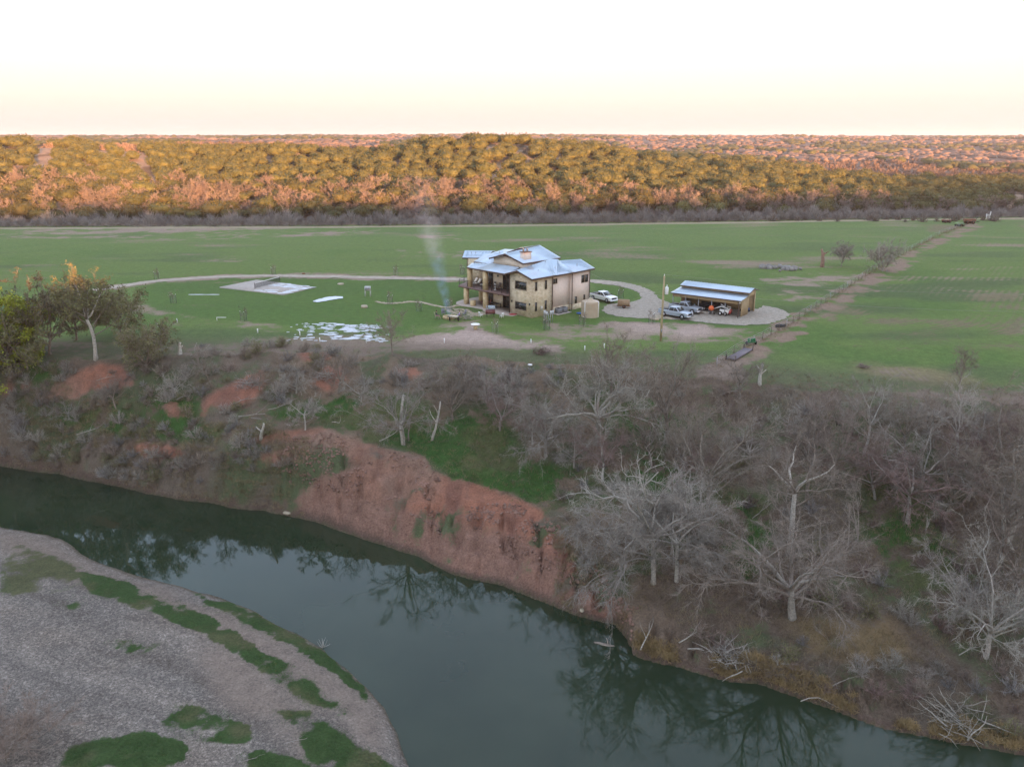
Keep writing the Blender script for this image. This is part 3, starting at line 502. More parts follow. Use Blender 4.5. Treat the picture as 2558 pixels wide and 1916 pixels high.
tree_at(1530, 1110, 5.0, 'upright leafless tree with a pinkish brown crown behind the sycamore', seed=33, H=12.0, spread=5.0, r0=.24, trunk=.3, nl=11, nb=8, ntw=13, bt='tan', bc='tan', rise=.65)
tree_at(1700, 1205, 1.1, 'tall slim pale trunk with a high thin crown at the right of the sycamore', seed=34, H=12.2, spread=3.8, lean=(-.14, 0), r0=.28, trunk=.55, nl=11, nb=7, ntw=11, bt='pale', bc='tan', gn=.22)
tree_at(1712, 1335, 2.1, 'broad fan-shaped grey tree with pale hanging branch tips on the open slope', seed=35, H=11.4, spread=7.0, lean=(.2, 0), r0=.36, trunk=.22, nl=14, nb=9, ntw=16, droop=.2, bt='grey', bc='tan', twl=1.1, tw=.012, rise=.45)
tree_at(1598, 862, 3.1, 'leaning leafless tree with yellowish limbs next to the white snag', seed=36, H=4.3, spread=3.5, r0=.18, trunk=.4, nl=7, nb=5, ntw=9, bt='tan', bc='tan', lean=(.2, 0))
tree_at(1960, 1130, 4.1, 'drooping reddish grey tree over the dark green hollow', seed=37, H=8.0, spread=6.5, r0=.22, trunk=.35, nl=11, nb=8, ntw=13, droop=.3, bt='grey', bc='rust', rise=.3)
tree_at(2175, 1180, 5.1, 'dark leafless tree at the right edge of the picture with a jagged white limb', seed=38, H=11.0, spread=6.5, r0=.28, trunk=.35, nl=11, nb=8, ntw=13, bt='grey', bc='brown')
tree_at(2130, 1420, .9, 'grey twiggy tree standing low on the slope near the right edge', seed=39, H=8.5, spread=5.5, r0=.2, trunk=.25, nl=12, nb=8, ntw=14, bt='grey', bc='grey', droop=.1)
tree_at(1817, 576, .9, 'small vase-shaped leafless tree in the field beside the stump', name='leafless_tree', seed=41, H=4.8, spread=2.5, r0=.13, trunk=.15, nl=10, nb=7, ntw=10, tw=.02, twl=.8, bt='grey', bc='grey', rise=.8)
tree_at(1906, 586, 1.9, 'wide round leafless tree at the field fence', name='leafless_tree', seed=42, H=6.0, spread=3.9, r0=.13, trunk=.12, nl=12, nb=8, ntw=11, tw=.02, twl=.9, bt='grey', bc='grey', rise=.55)
tree_at(2072, 832, 1.9, 'small dark leafless tree in the grass under the tan strip', name='leafless_tree', seed=43, H=4.5, spread=2.0, r0=.08, trunk=.25, nl=7, nb=5, ntw=9, tw=.01, bt='brown', bc='brown', rise=.8)
tree_at(15, 1650, 1.9, 'blurred leafless tree in the bottom left corner on the gravel bar', name='leafless_tree', seed=44, H=3.4, spread=3.6, r0=.06, trunk=.15, nl=14, nb=9, ntw=18, tw=.008, twl=.6, bt='brown', bc='brown', rise=.35)
# ---- the leafless wood of the right slope ------------------------------------------------------
WP = [tree_proto('leafless_tree', 'tree', b, c, seed=60 + i, H=h, spread=s, r0=.20, trunk=t, nl=10, nb=7, ntw=12, gn=g, droop=dr, twl=.85, rise=ri)
      for i, (b, c, h, s, t, g, dr, ri) in enumerate([('grey', 'brown', 10, 4.5, .35, .16, .05, .6), ('pale', 'grey', 11, 4.2, .42, .2, .08, .6), ('grey', 'rust', 8.5, 4.6, .28, .18, .12, .45), ('brown', 'brown', 9, 5, .3, .22, .0, .5), ('tan', 'tan', 10.5, 4.4, .4, .25, .05, .55), ('grey', 'grey', 8, 5, .22, .16, .2, .4)])]
spots = [(1600,905,3),(1660,880,3),(1700,930,5),(1750,985,2),(1820,930,0),(1865,985,1),(1905,925,3),(1950,1000,4),(2010,945,0),(2060,1010,1),(2120,950,5),(2185,930,3),(2090,1080,2),(2150,1060,0),(1890,1080,2),(1800,1050,3),(1740,1090,4),(2040,1120,3),(2200,1010,2),(1990,1060,5),
         (1500,985,3),(1520,1060,2),(1620,1000,5),(1470,1040,0),(1300,1040,2),(1240,1010,5),(1160,905,3),(1100,880,5),(1150,960,2),(1050,870,5),(2200,1330,3),(2080,1330,5),(2150,1230,4),(2205,1120,1),(1770,905,5),(1975,905,5),(2060,915,0),(1560,900,2),(1410,1010,3),(780,870,5),(730,850,3),(1080,930,2),(1010,850,5),(640,850,5),(560,845,3),(380,855,5),(450,820,3),(90,880,3),(150,905,5),(250,880,3),(30,910,5)]
for i, (X, Y, k) in enumerate(spots):
    p = put(X, Y); far_ = X < 1180; sc = (.42 if X < 700 else .62 if far_ else .74 if X < 1530 else float(np.clip((Y - 845) / 210., .25, .92))) * (0.82 + .36 * ((i * 37) % 11) / 11)
    if X < 700: lb, gp = 'small grey leafless tree among the brush of the eroded bank', 'small leafless trees on the bank at the river bend'
    elif far_: lb, gp = 'low leafless tree in the thicket along the lip of the bank', 'low leafless trees along the bank below the house'
    elif Y < 960: lb, gp = 'leafless tree in the upper edge of the wood beside the crop field', 'leafless trees along the top of the wood'
    elif k == 2: lb, gp = 'leafless tree with rusty red twigs inside the wood', 'rusty twigged trees of the wood'
    elif k in (1, 4): lb, gp = 'leafless tree with a pale trunk inside the wood on the slope', 'pale trunked trees of the wood'
    else: lb, gp = 'dull grey-brown leafless tree inside the wood on the slope', 'grey-brown trees of the wood'
    place(WP[k], p, i * 1.7, sc, lb, gp, 'tree', .9 + .2 * ((i * 13) % 7) / 7)
# ---- brush on the bank -------------------------------------------------------------------------
SP = [shrub_proto('leafless_shrub', 'shrub', b, 80 + i, R=r, H=h, n=nn, w=w) for i, (b, r, h, nn, w) in enumerate([('grey', 1.6, 1.7, 520, .013), ('brown', 1.4, 1.3, 480, .013), ('rust', 1.5, 1.4, 480, .012), ('scrub', 1.2, 1.6, 420, .013)])]
SP.append(shrub_proto('leafy_shrub', 'shrub', 'brown', 90, R=1.3, H=1.3, n=400, w=.012, leaf='olive', leafn=1500, leafs=.05))
zones = [((20, 640), (800, 935), 120), ((640, 1150), (790, 850), 55), ((0, 620), (935, 1050), 90), ((1150, 1600), (840, 1200), 40), ((1600, 2200), (880, 1150), 46), ((1500, 2200), (1180, 1440), 40), ((1380, 2200), (1440, 1600), 55), ((420, 800), (740, 790), 20), ((1040, 1300), (1130, 1300), 10), ((1000, 1260), (790, 850), 16)]
LBL = {0: ('grey leafless bush growing on the bank', 'grey bushes on the bank'), 1: ('brown leafless bush growing on the bank', 'brown bushes on the bank'), 2: ('rusty red leafless bush on the bank', 'rusty bushes on the bank'), 3: ('pale grey twiggy bush on the bank', 'pale twiggy bushes on the bank'), 4: ('low olive-green leafy bush on the bank', 'olive bushes on the bank')}
rs = random.Random(5); ns = 0; cnt = {}
for (x0, x1), (y0, y1), n in zones:
    for i in range(n):
        X = rs.uniform(x0, x1); Y = rs.uniform(y0, y1); p = put(X, Y)
        if p[2] < -12.4 or (POLY and any(soft_poly(np.array([X]), np.array([Y]), q)[0] for q in POLY['red'][:-3]) and rs.random() < .75): continue
        if any(soft_poly(np.array([X]), np.array([Y]), q)[0] for q in POLY['green'][:1]) and rs.random() < .7: continue
        k = rs.choice([0, 0, 1, 1, 3, 4] if X < 1500 else [0, 1, 1, 2, 3, 4]); k = 2 if (X > 1250 and rs.random() < .12) else k
        sc = rs.uniform(.45, 1.15); place(SP[k], p, rs.uniform(0, 6.28), sc, LBL[k][0], LBL[k][1], 'shrub', rs.uniform(.7, 1.1)); ns += 1
# ---- tufted grass and litter (nobody could count it) -------------------------------------------
def tufts(name, m, pts, h, w, nb, seed, label, cat, droop=.0, spread=.5):
    rg = np.random.default_rng(seed); P = np.repeat(np.array(pts), nb, 0); n = len(P); P = P + np.concatenate([rg.normal(0, .14, (n, 2)), np.full((n, 1), -.04)], 1)
    d = np.concatenate([rg.normal(0, spread, (n, 2)), np.ones((n, 1))], 1); d /= np.linalg.norm(d, axis=1)[:, None]
    L = h * rg.uniform(.5, 1.3, n)[:, None]; sd_ = np.cross(d, rg.normal(size=(n, 3))); sd_ /= np.linalg.norm(sd_, axis=1)[:, None]; tip = P + d * L; tip[:, 2] -= droop * L[:, 0]
    mid = P + d * L * .55; ww = w * rg.uniform(.6, 1.4, n)[:, None]; v = np.stack([P - sd_ * ww, P + sd_ * ww, mid + sd_ * ww * .8, mid - sd_ * ww * .8, tip], 1).reshape(-1, 3); mb = MB(); oo = np.arange(n)[:, None] * 5; mb.add(v, oo + [0, 1, 2, 3]); mb.add(np.zeros((0, 3)), oo + [3, 2, 4] - len(v)); o = mb.build(name, m); tag(o, label, cat, kind='stuff'); return o
def scatter(n, xr, yr, seed, test):
    rg = np.random.default_rng(seed); X = rg.uniform(*xr, n); Y = rg.uniform(*yr, n); out = []
    d = np.stack([ray(a, b) for a, b in zip(X, Y)]); t = np.full(n, 35.0)
    for it in range(60):
        pz = CAMZ + d[:, 2] * t; h = height(d[:, 0] * t, d[:, 1] * t); t = t + np.maximum(pz - h, 0) * .75
    x = d[:, 0] * t; y = d[:, 1] * t; z = height(x, y); k = test(X, Y, x, y, z); return np.stack([x, y, z], 1)[k]
def inpoly(k, X, Y): r = np.zeros(X.shape, bool); [r.__ior__(soft_poly(X, Y, p) > .5) for p in POLY[k]]; return r
GRS = {'dry': mat('grass_dry', (.195, .155, .085), .9, .3, .5), 'green': mat('grass_green', (.040, .092, .020), .8, .35, .4), 'brown': mat('litter_brown', (.160, .122, .085), .9, .35, .5), 'gold': mat('grass_gold', (.22, .155, .07), .9, .3, .5)}
tufts('dry_grass', GRS['dry'], scatter(11000, (0, 2212), (760, 1640), 3, lambda X, Y, x, y, z: (y > lin(LW, x, 1) + .6) & (y < lin(LE, x, 1) + 6) & ~inpoly('red', X, Y) & (fbm(x, y, 6, 3, 71) > -.1)), .38, .012, 9, 3, 'dry tan grass tufts on the slopes of the bank', 'grass')
tufts('undergrowth', GRS['brown'], scatter(14000, (0, 2212), (770, 1640), 4, lambda X, Y, x, y, z: (y > lin(LW, x, 1) + .4) & (y < lin(LE, x, 1) + 5) & ~inpoly('red', X, Y) & (fbm(x, y, 5, 3, 72) > -.25)), .55, .011, 9, 4, 'brown weeds and fallen twigs covering the bank', 'undergrowth', 0, .9)
tufts('green_grass', GRS['green'], scatter(9000, (0, 1700), (850, 1300), 5, lambda X, Y, x, y, z: (y > lin(LW, x, 1) + 1) & inpoly('green', X, Y)), .26, .012, 8, 5, 'fresh green grass on the bench of the bank', 'grass')
tufts('green_grass', GRS['green'], scatter(16000, (0, 900), (1150, 1657), 6, lambda X, Y, x, y, z: (y < lin(LN, x, 1)) & (inpoly('bargrass', X + fbm(x, y, 2, 3, 73) * 34, Y + fbm(x, y, 2, 3, 74) * 9)) & (fbm(x, y, 1.6, 3, 75) > -.22)), .13, .010, 9, 6, 'short green grass in strips on the gravel bar', 'grass')
xe = np.random.default_rng(9).uniform(0, 60, 2600) ** 1.0; xe = xe[(xe > 6)]; ye_ = lin(LW, xe, 1) + fbm(xe, lin(LW, xe, 1) * .3, 3.5, 3, 6) * .55 + np.random.default_rng(10).uniform(.25, 1.6, len(xe))
kp = fbm(xe, ye_, 2.4, 2, 76) > -.15; xe = xe[kp]; ye_ = ye_[kp]
tufts('golden_grass', GRS['gold'], np.stack([xe, ye_, height(xe, ye_)], 1), .75, .013, 16, 7, 'golden grass hanging over the far water edge', 'grass', .45, .7)
xe = np.random.default_rng(19).uniform(-64, 8, 7000); ye_ = lin(LW, xe, 1) + fbm(xe, lin(LW, xe, 1) * .3, 3.5, 3, 6) * .55 + np.random.default_rng(20).uniform(.15, 6.0, len(xe)); kp = (fbm(xe, ye_, 2.4, 2, 77) > -.2) & ~((xe > -23) & (xe < 4)); xe = xe[kp]; ye_ = ye_[kp]
tufts('dry_grass', GRS['dry'], np.stack([xe, ye_, height(xe, ye_)], 1), .5, .011, 12, 8, 'pale dry grass along the foot of the bank', 'grass', .3, .6)
xc = np.random.default_rng(29).uniform(-26, 12, 2600); yc = lin(LW, xc, 1) + np.random.default_rng(30).uniform(.3, 1, 2600) ** 1 * np.maximum(lin(LR, xc, 1) - lin(LW, xc, 1), 1) * 1.0
kc = fbm(xc, yc, 3, 3, 78) > -.1; xc = xc[kc]; yc = yc[kc]; gc_ = np.random.default_rng(34); mbc = MB()
for x_, y_, z_ in zip(xc, yc, height(xc, yc)):
    r_ = gc_.uniform(.05, .2); v_ = gc_.normal(0, 1, (6, 3)); v_ /= np.linalg.norm(v_, axis=1)[:, None]; v_ = np.array([[1, 0, 0], [-1, 0, 0], [0, 1, 0], [0, -1, 0], [0, 0, 1], [0, 0, -1]]) * r_ + v_ * r_ * .4
    mbc.add(v_ + [x_, y_, z_], [(0, 2, 4), (2, 1, 4), (1, 3, 4), (3, 0, 4), (2, 0, 5), (1, 2, 5), (3, 1, 5), (0, 3, 5)])
tag(mbc.build('clods', mat('clod_red', (.20, .12, .09), .95, .4, .6)), 'fallen clods and stones littering the eroded scarp', 'rubble', kind='stuff')
# ---- juniper hillside --------------------------------------------------------------------------
JM = mat('juniper_green', (.060, .066, .022), .85, .35, .5, spec=.15, objvar=.3, col2=(.082, .076, .027), noise_detail=6)
def juniper(seed, lo=False):
    rg = np.random.default_rng(seed); bm = bmesh.new(); bmesh.ops.create_icosphere(bm, subdivisions=3 if not lo else 2, radius=1.0); cr = MB()
    lobes = rg.normal(size=(11, 3)); lobes[:, 2] = np.abs(lobes[:, 2]) * .8; lobes /= np.linalg.norm(lobes, axis=1)[:, None]; V = []
    for v in bm.verts:
        p = np.array(v.co); k = .74 + .34 * np.max(np.exp(-((p - lobes) ** 2).sum(1) * 5.5)) + rg.normal(0, .035); q = p * k; q[2] = q[2] * .84 if q[2] > 0 else q[2] * .52; V.append(q)
    F_ = [tuple(v.index for v in f.verts) for f in bm.faces]; bm.free(); V = np.array(V) * [3.3, 3.3, 3.0] + [0, 0, 2.1]; cr.add(V, F_)
    n = 900 if not lo else 110; i = rg.integers(0, len(V), n); c = V[i] + rg.normal(0, .22, (n, 3)) + (V[i] - [0, 0, 1.8]) * .06; c[:, 2] = np.maximum(c[:, 2], .3)
    a = (V[i] - [0, 0, 1.4]); a /= np.linalg.norm(a, axis=1)[:, None]; a = a + rg.normal(0, .45, (n, 3)) + [0, 0, .35]; a /= np.linalg.norm(a, axis=1)[:, None]; b = np.cross(a, rg.normal(size=(n, 3))); b /= np.linalg.norm(b, axis=1)[:, None]
    s = (.30 if not lo else .55) * rg.uniform(.6, 1.5, n)[:, None]; v = np.stack([c - b * s * .45, c + b * s * .45, c + a * s * 1.3], 1).reshape(-1, 3); cr.add(v, np.arange(n)[:, None] * 3 + [0, 1, 2])
    return cr
JP = []
for i in range(5):
    o = thing('juniper_tree', None, 'tree'); juniper(100 + i).build('crown', JM, o); t = MB(); t.tube([(0, 0, -.6), (.05, .03, .8), (.15, .05, 1.8)], [.22, .18, .12], 6); t.build('trunk', BK['brown'], o); JP.append(o)
def hill_spots(seed, n, sp, y0, y1, dens):
    rg = np.random.default_rng(seed); out = np.zeros((0, 2)); 
    for _ in range(n):
        y = rg.uniform(y0, y1); w = .70 * y + 6; x = rg.uniform(-w, w)
        yb = np.interp(x, [-180, -60, 0, 60, 130, 190], [250, 254, 259, 266, 276, 284])
        if y < yb + 15 or rg.random() > dens(x, y): continue
        if len(out) and np.min(np.hypot(out[:, 0] - x, (out[:, 1] - y))) < sp * rg.uniform(.8, 1.15): continue
        out = np.vstack([out, [x, y]])
    return out
def jd(x, y):
    b = float(fbm(x, y, 26, 3, 81)); X, Y = project(x, y, hgt(x, y)); d = .9 if b > -.18 else .28
    if soft_poly(np.array([X]), np.array([Y]), [(58,312),(112,316),(128,350),(98,378),(74,345)])[0] or soft_poly(np.array([X]), np.array([Y]), [(185,316),(300,322),(335,350),(355,400),(372,445),(330,452),(315,402),(280,358),(200,338)])[0]: d = .03
    if 800 < X < 1130 and 305 < Y < 340 and y > 350: d *= .25
    if X > 1900: d *= .35
    return d
hs = hill_spots(1, 9000, 5.0, 262, 412, jd); hs = hs[np.argsort(hs[:, 1])]
rs = random.Random(11); sel = hs[:290]; rest = hs[290:]
for i, (x, y) in enumerate(sel):
    X = project(x, y, 5.)[0]; lb = 'round juniper bush-tree on the sunlit hillside beyond the fields'; gp = 'junipers covering the hillside'
    place(JP[i % 5], (x, y, hgt(x, y) - .15), rs.uniform(0, 6.28), rs.uniform(.7, 1.35), lb, gp, 'tree', rs.uniform(.85, 1.15))
def many(name, protos, x, y, z, sxy, sz_, m, label, cat, seed):
    rg = np.random.default_rng(seed); k = rg.integers(0, len(protos), len(x)); a = rg.uniform(0, 6.28, len(x)); VV = []; LL = []; ZZ = []; off = 0
    for i, P in enumerate(protos):
        V, lo, sz = P.arrays(); j = np.where(k == i)[0]; n = len(j)
        if not n: continue
        c_ = (np.cos(a[j]) * sxy[j])[:, None]; s_ = (np.sin(a[j]) * sxy[j])[:, None]
        W_ = np.stack([V[:, 0] * c_ - V[:, 1] * s_ + x[j, None], V[:, 0] * s_ + V[:, 1] * c_ + y[j, None], V[:, 2] * sz_[j, None] + z[j, None]], 2).reshape(-1, 3)
        VV.append(W_); LL.append((lo[None] + np.arange(n)[:, None] * len(V) + off).ravel()); ZZ.append(np.tile(sz, n)); off += len(W_)
    me = mesh_from(name, np.concatenate(VV), np.concatenate(LL), np.concatenate(ZZ)); me.materials.append(m); o = link(name, me); tag(o, label, cat, kind='stuff'); return o
def bake(name, protos, pts, sc, m, label, cat, seed):
    g = np.random.default_rng(seed + 50); s = g.uniform(*sc, len(pts)); return many(name, protos, pts[:, 0], pts[:, 1], height(pts[:, 0], pts[:, 1]) - .15, s, s * g.uniform(.85, 1.15, len(pts)), m, label, cat, seed)
LOJ = [juniper(200 + i, True) for i in range(4)]
bake('woodland', [juniper(150 + i) for i in range(2)], rest, (.75, 1.25), JM, 'mass of junipers on the upper hillside and its crest', 'woodland', 3)
# knob and crest junipers
# leafless hillside trees
def scrubball(seed, n=170, R=2.6, H=3.4, w=.05):
    rg = np.random.default_rng(seed); mb = MB(); az = rg.uniform(0, 6.28, n); el = rg.uniform(.15, 1.5, n); d = np.stack([np.cos(az) * np.cos(el), np.sin(az) * np.cos(el), np.sin(el)], 1)
    f = rg.uniform(.25, .8, n)[:, None]; b = d * [R, R, H] * f + rg.normal(0, .12, (n, 3)); twigs(mb, b, d, R * .5, w, rg, .5); 
    for i in range(12): mb.tube([(0, 0, -.3), tuple(d[i] * [R, R, H] * .35), tuple(d[i] * [R, R, H] * .75)], [w * 1.7, w * 1.2, w * .6], 3, False)
    return mb
HB = []
for i in range(4):
    o = thing('leafless_tree', None, 'tree'); tr, cr, _, _ = bare_tree(120 + i, H=6.0, spread=3.4, r0=.17, trunk=.2, nl=9, nb=6, ntw=7, tw=.04, twl=.9, rise=.6); tr.build('trunk', BK['rose'], o); cr.build('crown', BK['rose'], o); HB.append(o)
def bd_(x, y): return .8 if float(fbm(x, y, 26, 3, 81)) < .12 else .35
hb = hill_spots(2, 4200, 5.6, 262, 400, bd_); hb = hb[np.argsort(hb[:, 1])][:210]
for i, (x, y) in enumerate(hb):
    place(HB[i % 4], (x, y, hgt(x, y) - .1), rs.uniform(0, 6.28), rs.uniform(.75, 1.25), 'rosy leafless tree standing between the junipers on the hillside', 'leafless trees on the hillside', 'tree', rs.uniform(.85, 1.15))
# grey scrub along the foot of the hill
GB = []
for i in range(4): o = thing('grey_scrub', None, 'shrub'); scrubball(130 + i, 300, 2.6, 2.6, .045).build('stems', BK['scrub'], o); GB.append(o)
rgs = np.random.default_rng(31); pts = []
for i in range(290):
    x = -188 + 392 * (i + rgs.uniform(-.4, .4)) / 290.; yb = np.interp(x, [-180, -60, 0, 60, 130, 190], [250, 254, 259, 266, 276, 284]); pts.append((x, yb + 3.5 + (i % 3) * 4.2 + rgs.uniform(-1.2, 1.2)))
for i, (x, y) in enumerate(pts):
    place(GB[i % 4], (x, y, hgt(x, y) - .1), rgs.uniform(0, 6.28), rgs.uniform(.7, 1.25), 'grey leafless bush in the shaded belt at the foot of the hill', 'grey bushes at the foot of the hill', 'shrub', rgs.uniform(.8, 1.5))
# low rosy brush between the trees, and the upland beyond
rg = np.random.default_rng(41); n = 2600; y = rg.uniform(268, 440, n); x = rg.uniform(-1, 1, n) * (.72 * y + 5); k = fbm(x, y, 20, 3, 82) > -.12; br_ = np.stack([x, y], 1)[k]
k = [not (jd(a, b) < .1) for a, b in br_]; br_ = br_[np.array(k)]
bake('brush', [scrubball(140 + i, 60, 1.5, 1.6, .07) for i in range(3)], br_, (.6, 1.5), BK['rose'], 'low rosy brush filling the gaps of the hillside', 'brush', 4)
lowj = [MB().add(*[(lambda P: (np.concatenate(P.v), P.f))(juniper(210 + i, True))][0]) for i in range(2)]
y = 405 * np.exp(rg.uniform(0, 1, 13000) ** 1.05 * 2.75); x = rg.uniform(-1, 1, 13000) * (.72 * y + 5); c = fbm(x, y * .6, 90, 3, 83); big = (1 + y / 1100.)
def bake_far(name, protos, x, y, s, m, label, cat, seed): return many(name, protos, x, y, height(x, y) - .3, s, np.minimum(s, 1.3), m, label, cat, seed)
FJ = [MB() for _ in range(3)]
for i, q in enumerate(FJ):
    g = np.random.default_rng(300 + i); bm = bmesh.new(); bmesh.ops.create_icosphere(bm, subdivisions=2, radius=1.0); V = np.array([tuple(v.co) for v in bm.verts]) * g.uniform(.7, 1.15, (len(bm.verts), 1)) * [3.2, 3.2, 2.4] + [0, 0, 1.6]; q.add(V, [tuple(v.index for v in f.verts) for f in bm.faces]); bm.free()
k = c > .22; bake_far('far_woodland', FJ, x[k], y[k], (.6 + .5 * rg.random(k.sum())) * big[k], JM, 'far dark juniper woods on the upland', 'woodland', 5)
FB = [scrubball(310 + i, 34, 2.8, 2.8, .20) for i in range(3)]
RS = mat('far_scrub', (.130, .092, .072), .95, .3, .02); k = c <= .30
FR = [MB() for _ in range(2)]
for i, q in enumerate(FR):
    g = np.random.default_rng(330 + i); bm = bmesh.new(); bmesh.ops.create_icosphere(bm, subdivisions=2, radius=1.0); V = np.array([tuple(v.co) for v in bm.verts]) * g.uniform(.6, 1.15, (len(bm.verts), 1)) * [2.8, 2.8, 2.0] + [0, 0, 1.0]; q.add(V, [tuple(v.index for v in f.verts) for f in bm.faces]); bm.free()
kn = k & (y < 700); bake_far('upland_scrub', FB, x[kn], y[kn], (.5 + .6 * rg.random(kn.sum())) * big[kn], RS, 'rosy leafless scrub on the upland behind the hill', 'scrub', 6)
kn = k & (y >= 700); bake_far('upland_scrub', FR, x[kn], y[kn], (.5 + .7 * rg.random(kn.sum())) * big[kn], RS, 'pale leafless woods near the skyline', 'scrub', 7)
# ================================================================== house
STU = mat('stucco_cream', (.68, .57, .45), .9, .06, 2.5, bump=.1); STW = mat('stucco_rose_lit', (.72, .59, .51), .9, .05, 2.5, bump=.1)  # rose tone and raised value paint in soft light on right-facing walls
STN = stone_mat('house_stone', [(.52, .42, .28), (.60, .50, .35), (.64, .54, .39), (.55, .45, .31), (.68, .59, .44), (.48, .39, .27)])
STC = stone_mat('column_stone', [(.46, .35, .19), (.55, .43, .25), (.50, .39, .23), (.60, .49, .32)], (1.6, 1.6, 3))
ROOF = mat('metal_roof', (.46, .54, .62), .34, .05, .6, metal=.85, spec=.5); TRIM = mat('fascia_brown', (.085, .052, .042), .6, .15, 3); DECKM = mat('deck_brown', (.150, .095, .085), .6, .15, 2)
GL = glass_mat('window_glass'); FRM = mat('window_frame', (.30, .24, .17), .6, .1, 3); BLK = mat('black_metal', (.018, .018, .020), .5, .2, 4); DARK = mat('dark_log', (.03, .027, .025), .8, .2, 2)  # DARK is the near-black wood of the fire pit logs
CONC = mat('concrete', (.36, .325, .29), .85, .12, 1.4); WHT = mat('white_paint', (.75, .74, .71), .5, .05, 3); CUSH = mat('cream_cushion', (.62, .56, .47), .9, .06, 3); GREY = mat('grey_metal', (.30, .31, .32), .45, .1, 3, metal=.5); RUST = mat('rusty_iron', (.16, .075, .045), .8, .3, 3)
o3 = gz(1328.5 / K, 794.7 / K, 0)
H = thing('house', 'two-storey stone and stucco house with a blue-grey metal roof and a long balcony', 'house', (o3[0], o3[1], 0), radians(44.5))
def part(name, mb, m, parent, **k): return mb.build(name, m, parent, **k)
EV = 6.25
m = MB(); m.box(0, 0, -.4, 4.7, 4.9, EV); m.add([(0, 0, EV), (0, 4.9, EV), (0, 2.7, 7.05), (.2, 0, EV), (.2, 4.9, EV), (.2, 2.7, 7.05)], [(0, 1, 2), (3, 5, 4), (0, 3, 4, 1), (1, 4, 5, 2), (2, 5, 3, 0)])
part('stone_wall', m, STN, H)
m = MB(); m.box(4.7, .12, .9, 9.0, 7.5, EV); m.box(9.0, -.25, .9, 13.5, 7.2, EV); m.box(9.0, .6, .9, 9.01, .61, 1); m.add([(13.5, -.25, EV), (13.5, 5.2, EV), (13.5, 2.3, 7.35), (13.3, -.25, EV), (13.3, 5.2, EV), (13.3, 2.3, 7.35)], [(0, 1, 2), (3, 5, 4), (0, 3, 4, 1), (1, 4, 5, 2), (2, 5, 3, 0)])
part('stucco_wall', m, STW, H)
m = MB(); m.box(4.702, .05, -.4, 9.0, 7.5, .898); m.box(9.002, -.32, -.4, 13.56, 7.2, .898); part('stone_base', m, STN, H)
m = MB(); m.box(2.5, 4.92, -.1, 9, 14.0, 2.78); m.box(2.5, 4.92, 3.12, 9, 13.6, EV + .05); m.box(4.8, 7.6, -.1, 12.5, 16.0, 2.7); m.box(4.6, 13.0, 3.12, 12, 18.5, 6.6); part('rear_wall', m, STU, H)
m = MB(); m.add([(2.6, 5.3, 6.9), (2.6, 11.4, 6.9), (2.6, 11.4, 8.05), (2.6, 8.1, 8.95), (2.6, 4.3, 7.9), (2.6, 4.3, 6.9), (10.3, 5.3, 6.9), (10.3, 11.4, 6.9), (10.3, 11.4, 8.05), (10.3, 8.1, 9.2), (10.3, 4.3, 7.9), (10.3, 4.3, 6.9)],
    [(0, 1, 2, 3, 4, 5), (6, 11, 10, 9, 8, 7), (5, 4, 10, 11), (1, 7, 8, 2), (4, 3, 9, 10), (3, 2, 8, 9), (0, 5, 11, 6), (0, 6, 7, 1)]); part('upper_wall', m, STU, H)
m = MB(); m.prism([(3.6, 19.1), (3.6, 15.2), (5.0, 16.3), (5.6, 18.0), (9, 15.5), (11, 17.5), (7.5, 21.6)][:1] + [(3.6, 16.0), (9.5, 14.0), (11, 18.0), (7.5, 21.6)], 3.12, 6.95); part('wing_wall', m, STN, H)
for b0, b1 in ((4.93, 6.75), (9.2, 11.4)): m = MB(); m.box(2.42, b0, -.05, 2.498, b1, .95); part('stone_wainscot', m, STN, H)
# openings
def opening(par, x0, x1, z0, z1, face, off, fr=.09, mull=0, nm='window'):
    """face 'X': in a wall of constant x=off looking to -x, x0..x1 run along y; face 'Y': wall y=off looking to -y."""
    f_ = MB(); p_ = MB()
    def bx(mb, a0, a1, b0, b1, d0, d1):
        if face == 'X': mb.box(off - d1, a0, b0, off - d0, a1, b1)
        else: mb.box(a0, off - d1, b0, a1, off - d0, b1)
    bx(f_, x0 - fr, x1 + fr, z1, z1 + fr, .0, .05); bx(f_, x0 - fr, x1 + fr, z0 - fr, z0, .0, .07); bx(f_, x0 - fr, x0, z0, z1, .0, .05); bx(f_, x1, x1 + fr, z0, z1, .0, .05)
    for i in range(mull): xm = x0 + (x1 - x0) * (i + 1) / (mull + 1); bx(f_, xm - .03, xm + .03, z0, z1, .012, .035)
    o = f_.build(nm, FRM if nm == 'window' else TRIM, par); bx(p_, x0, x1, z0, z1, .004, .012); p_.build('pane', GL, o); return o
opening(H, 1.25, 3.65, 4.22, 5.42, 'X', 0, .13); opening(H, 1.25, 3.65, .98, 2.12, 'X', 0, .13)
for a, b in ((.68, 1.1), (2.92, 3.34)): opening(H, a, b, 4.2, 5.58, 'Y', 0, .06); opening(H, a, b, .95, 2.35, 'Y', 0, .06)
opening(H, 4.95, 5.85, 4.76, 5.5, 'Y', .12, .06, 1); opening(H, 11.42, 12.15, 4.2, 5.4, 'Y', -.25, .05); opening(H, 12.32, 13.02, 4.2, 5.4, 'Y', -.25, .05); opening(H, 9.88, 10.36, .92, 2.06, 'Y', -.25, .05); opening(H, 12.03, 12.45, 1.22, 2.1, 'Y', -.25, .05)
for z0 in (.02, 3.14):
    for a, b in ((6.9, 9.05), (11.5, 13.4)): opening(H, a, b, z0, z0 + 2.55, 'X', 2.5, .06, 2, 'glass_door')
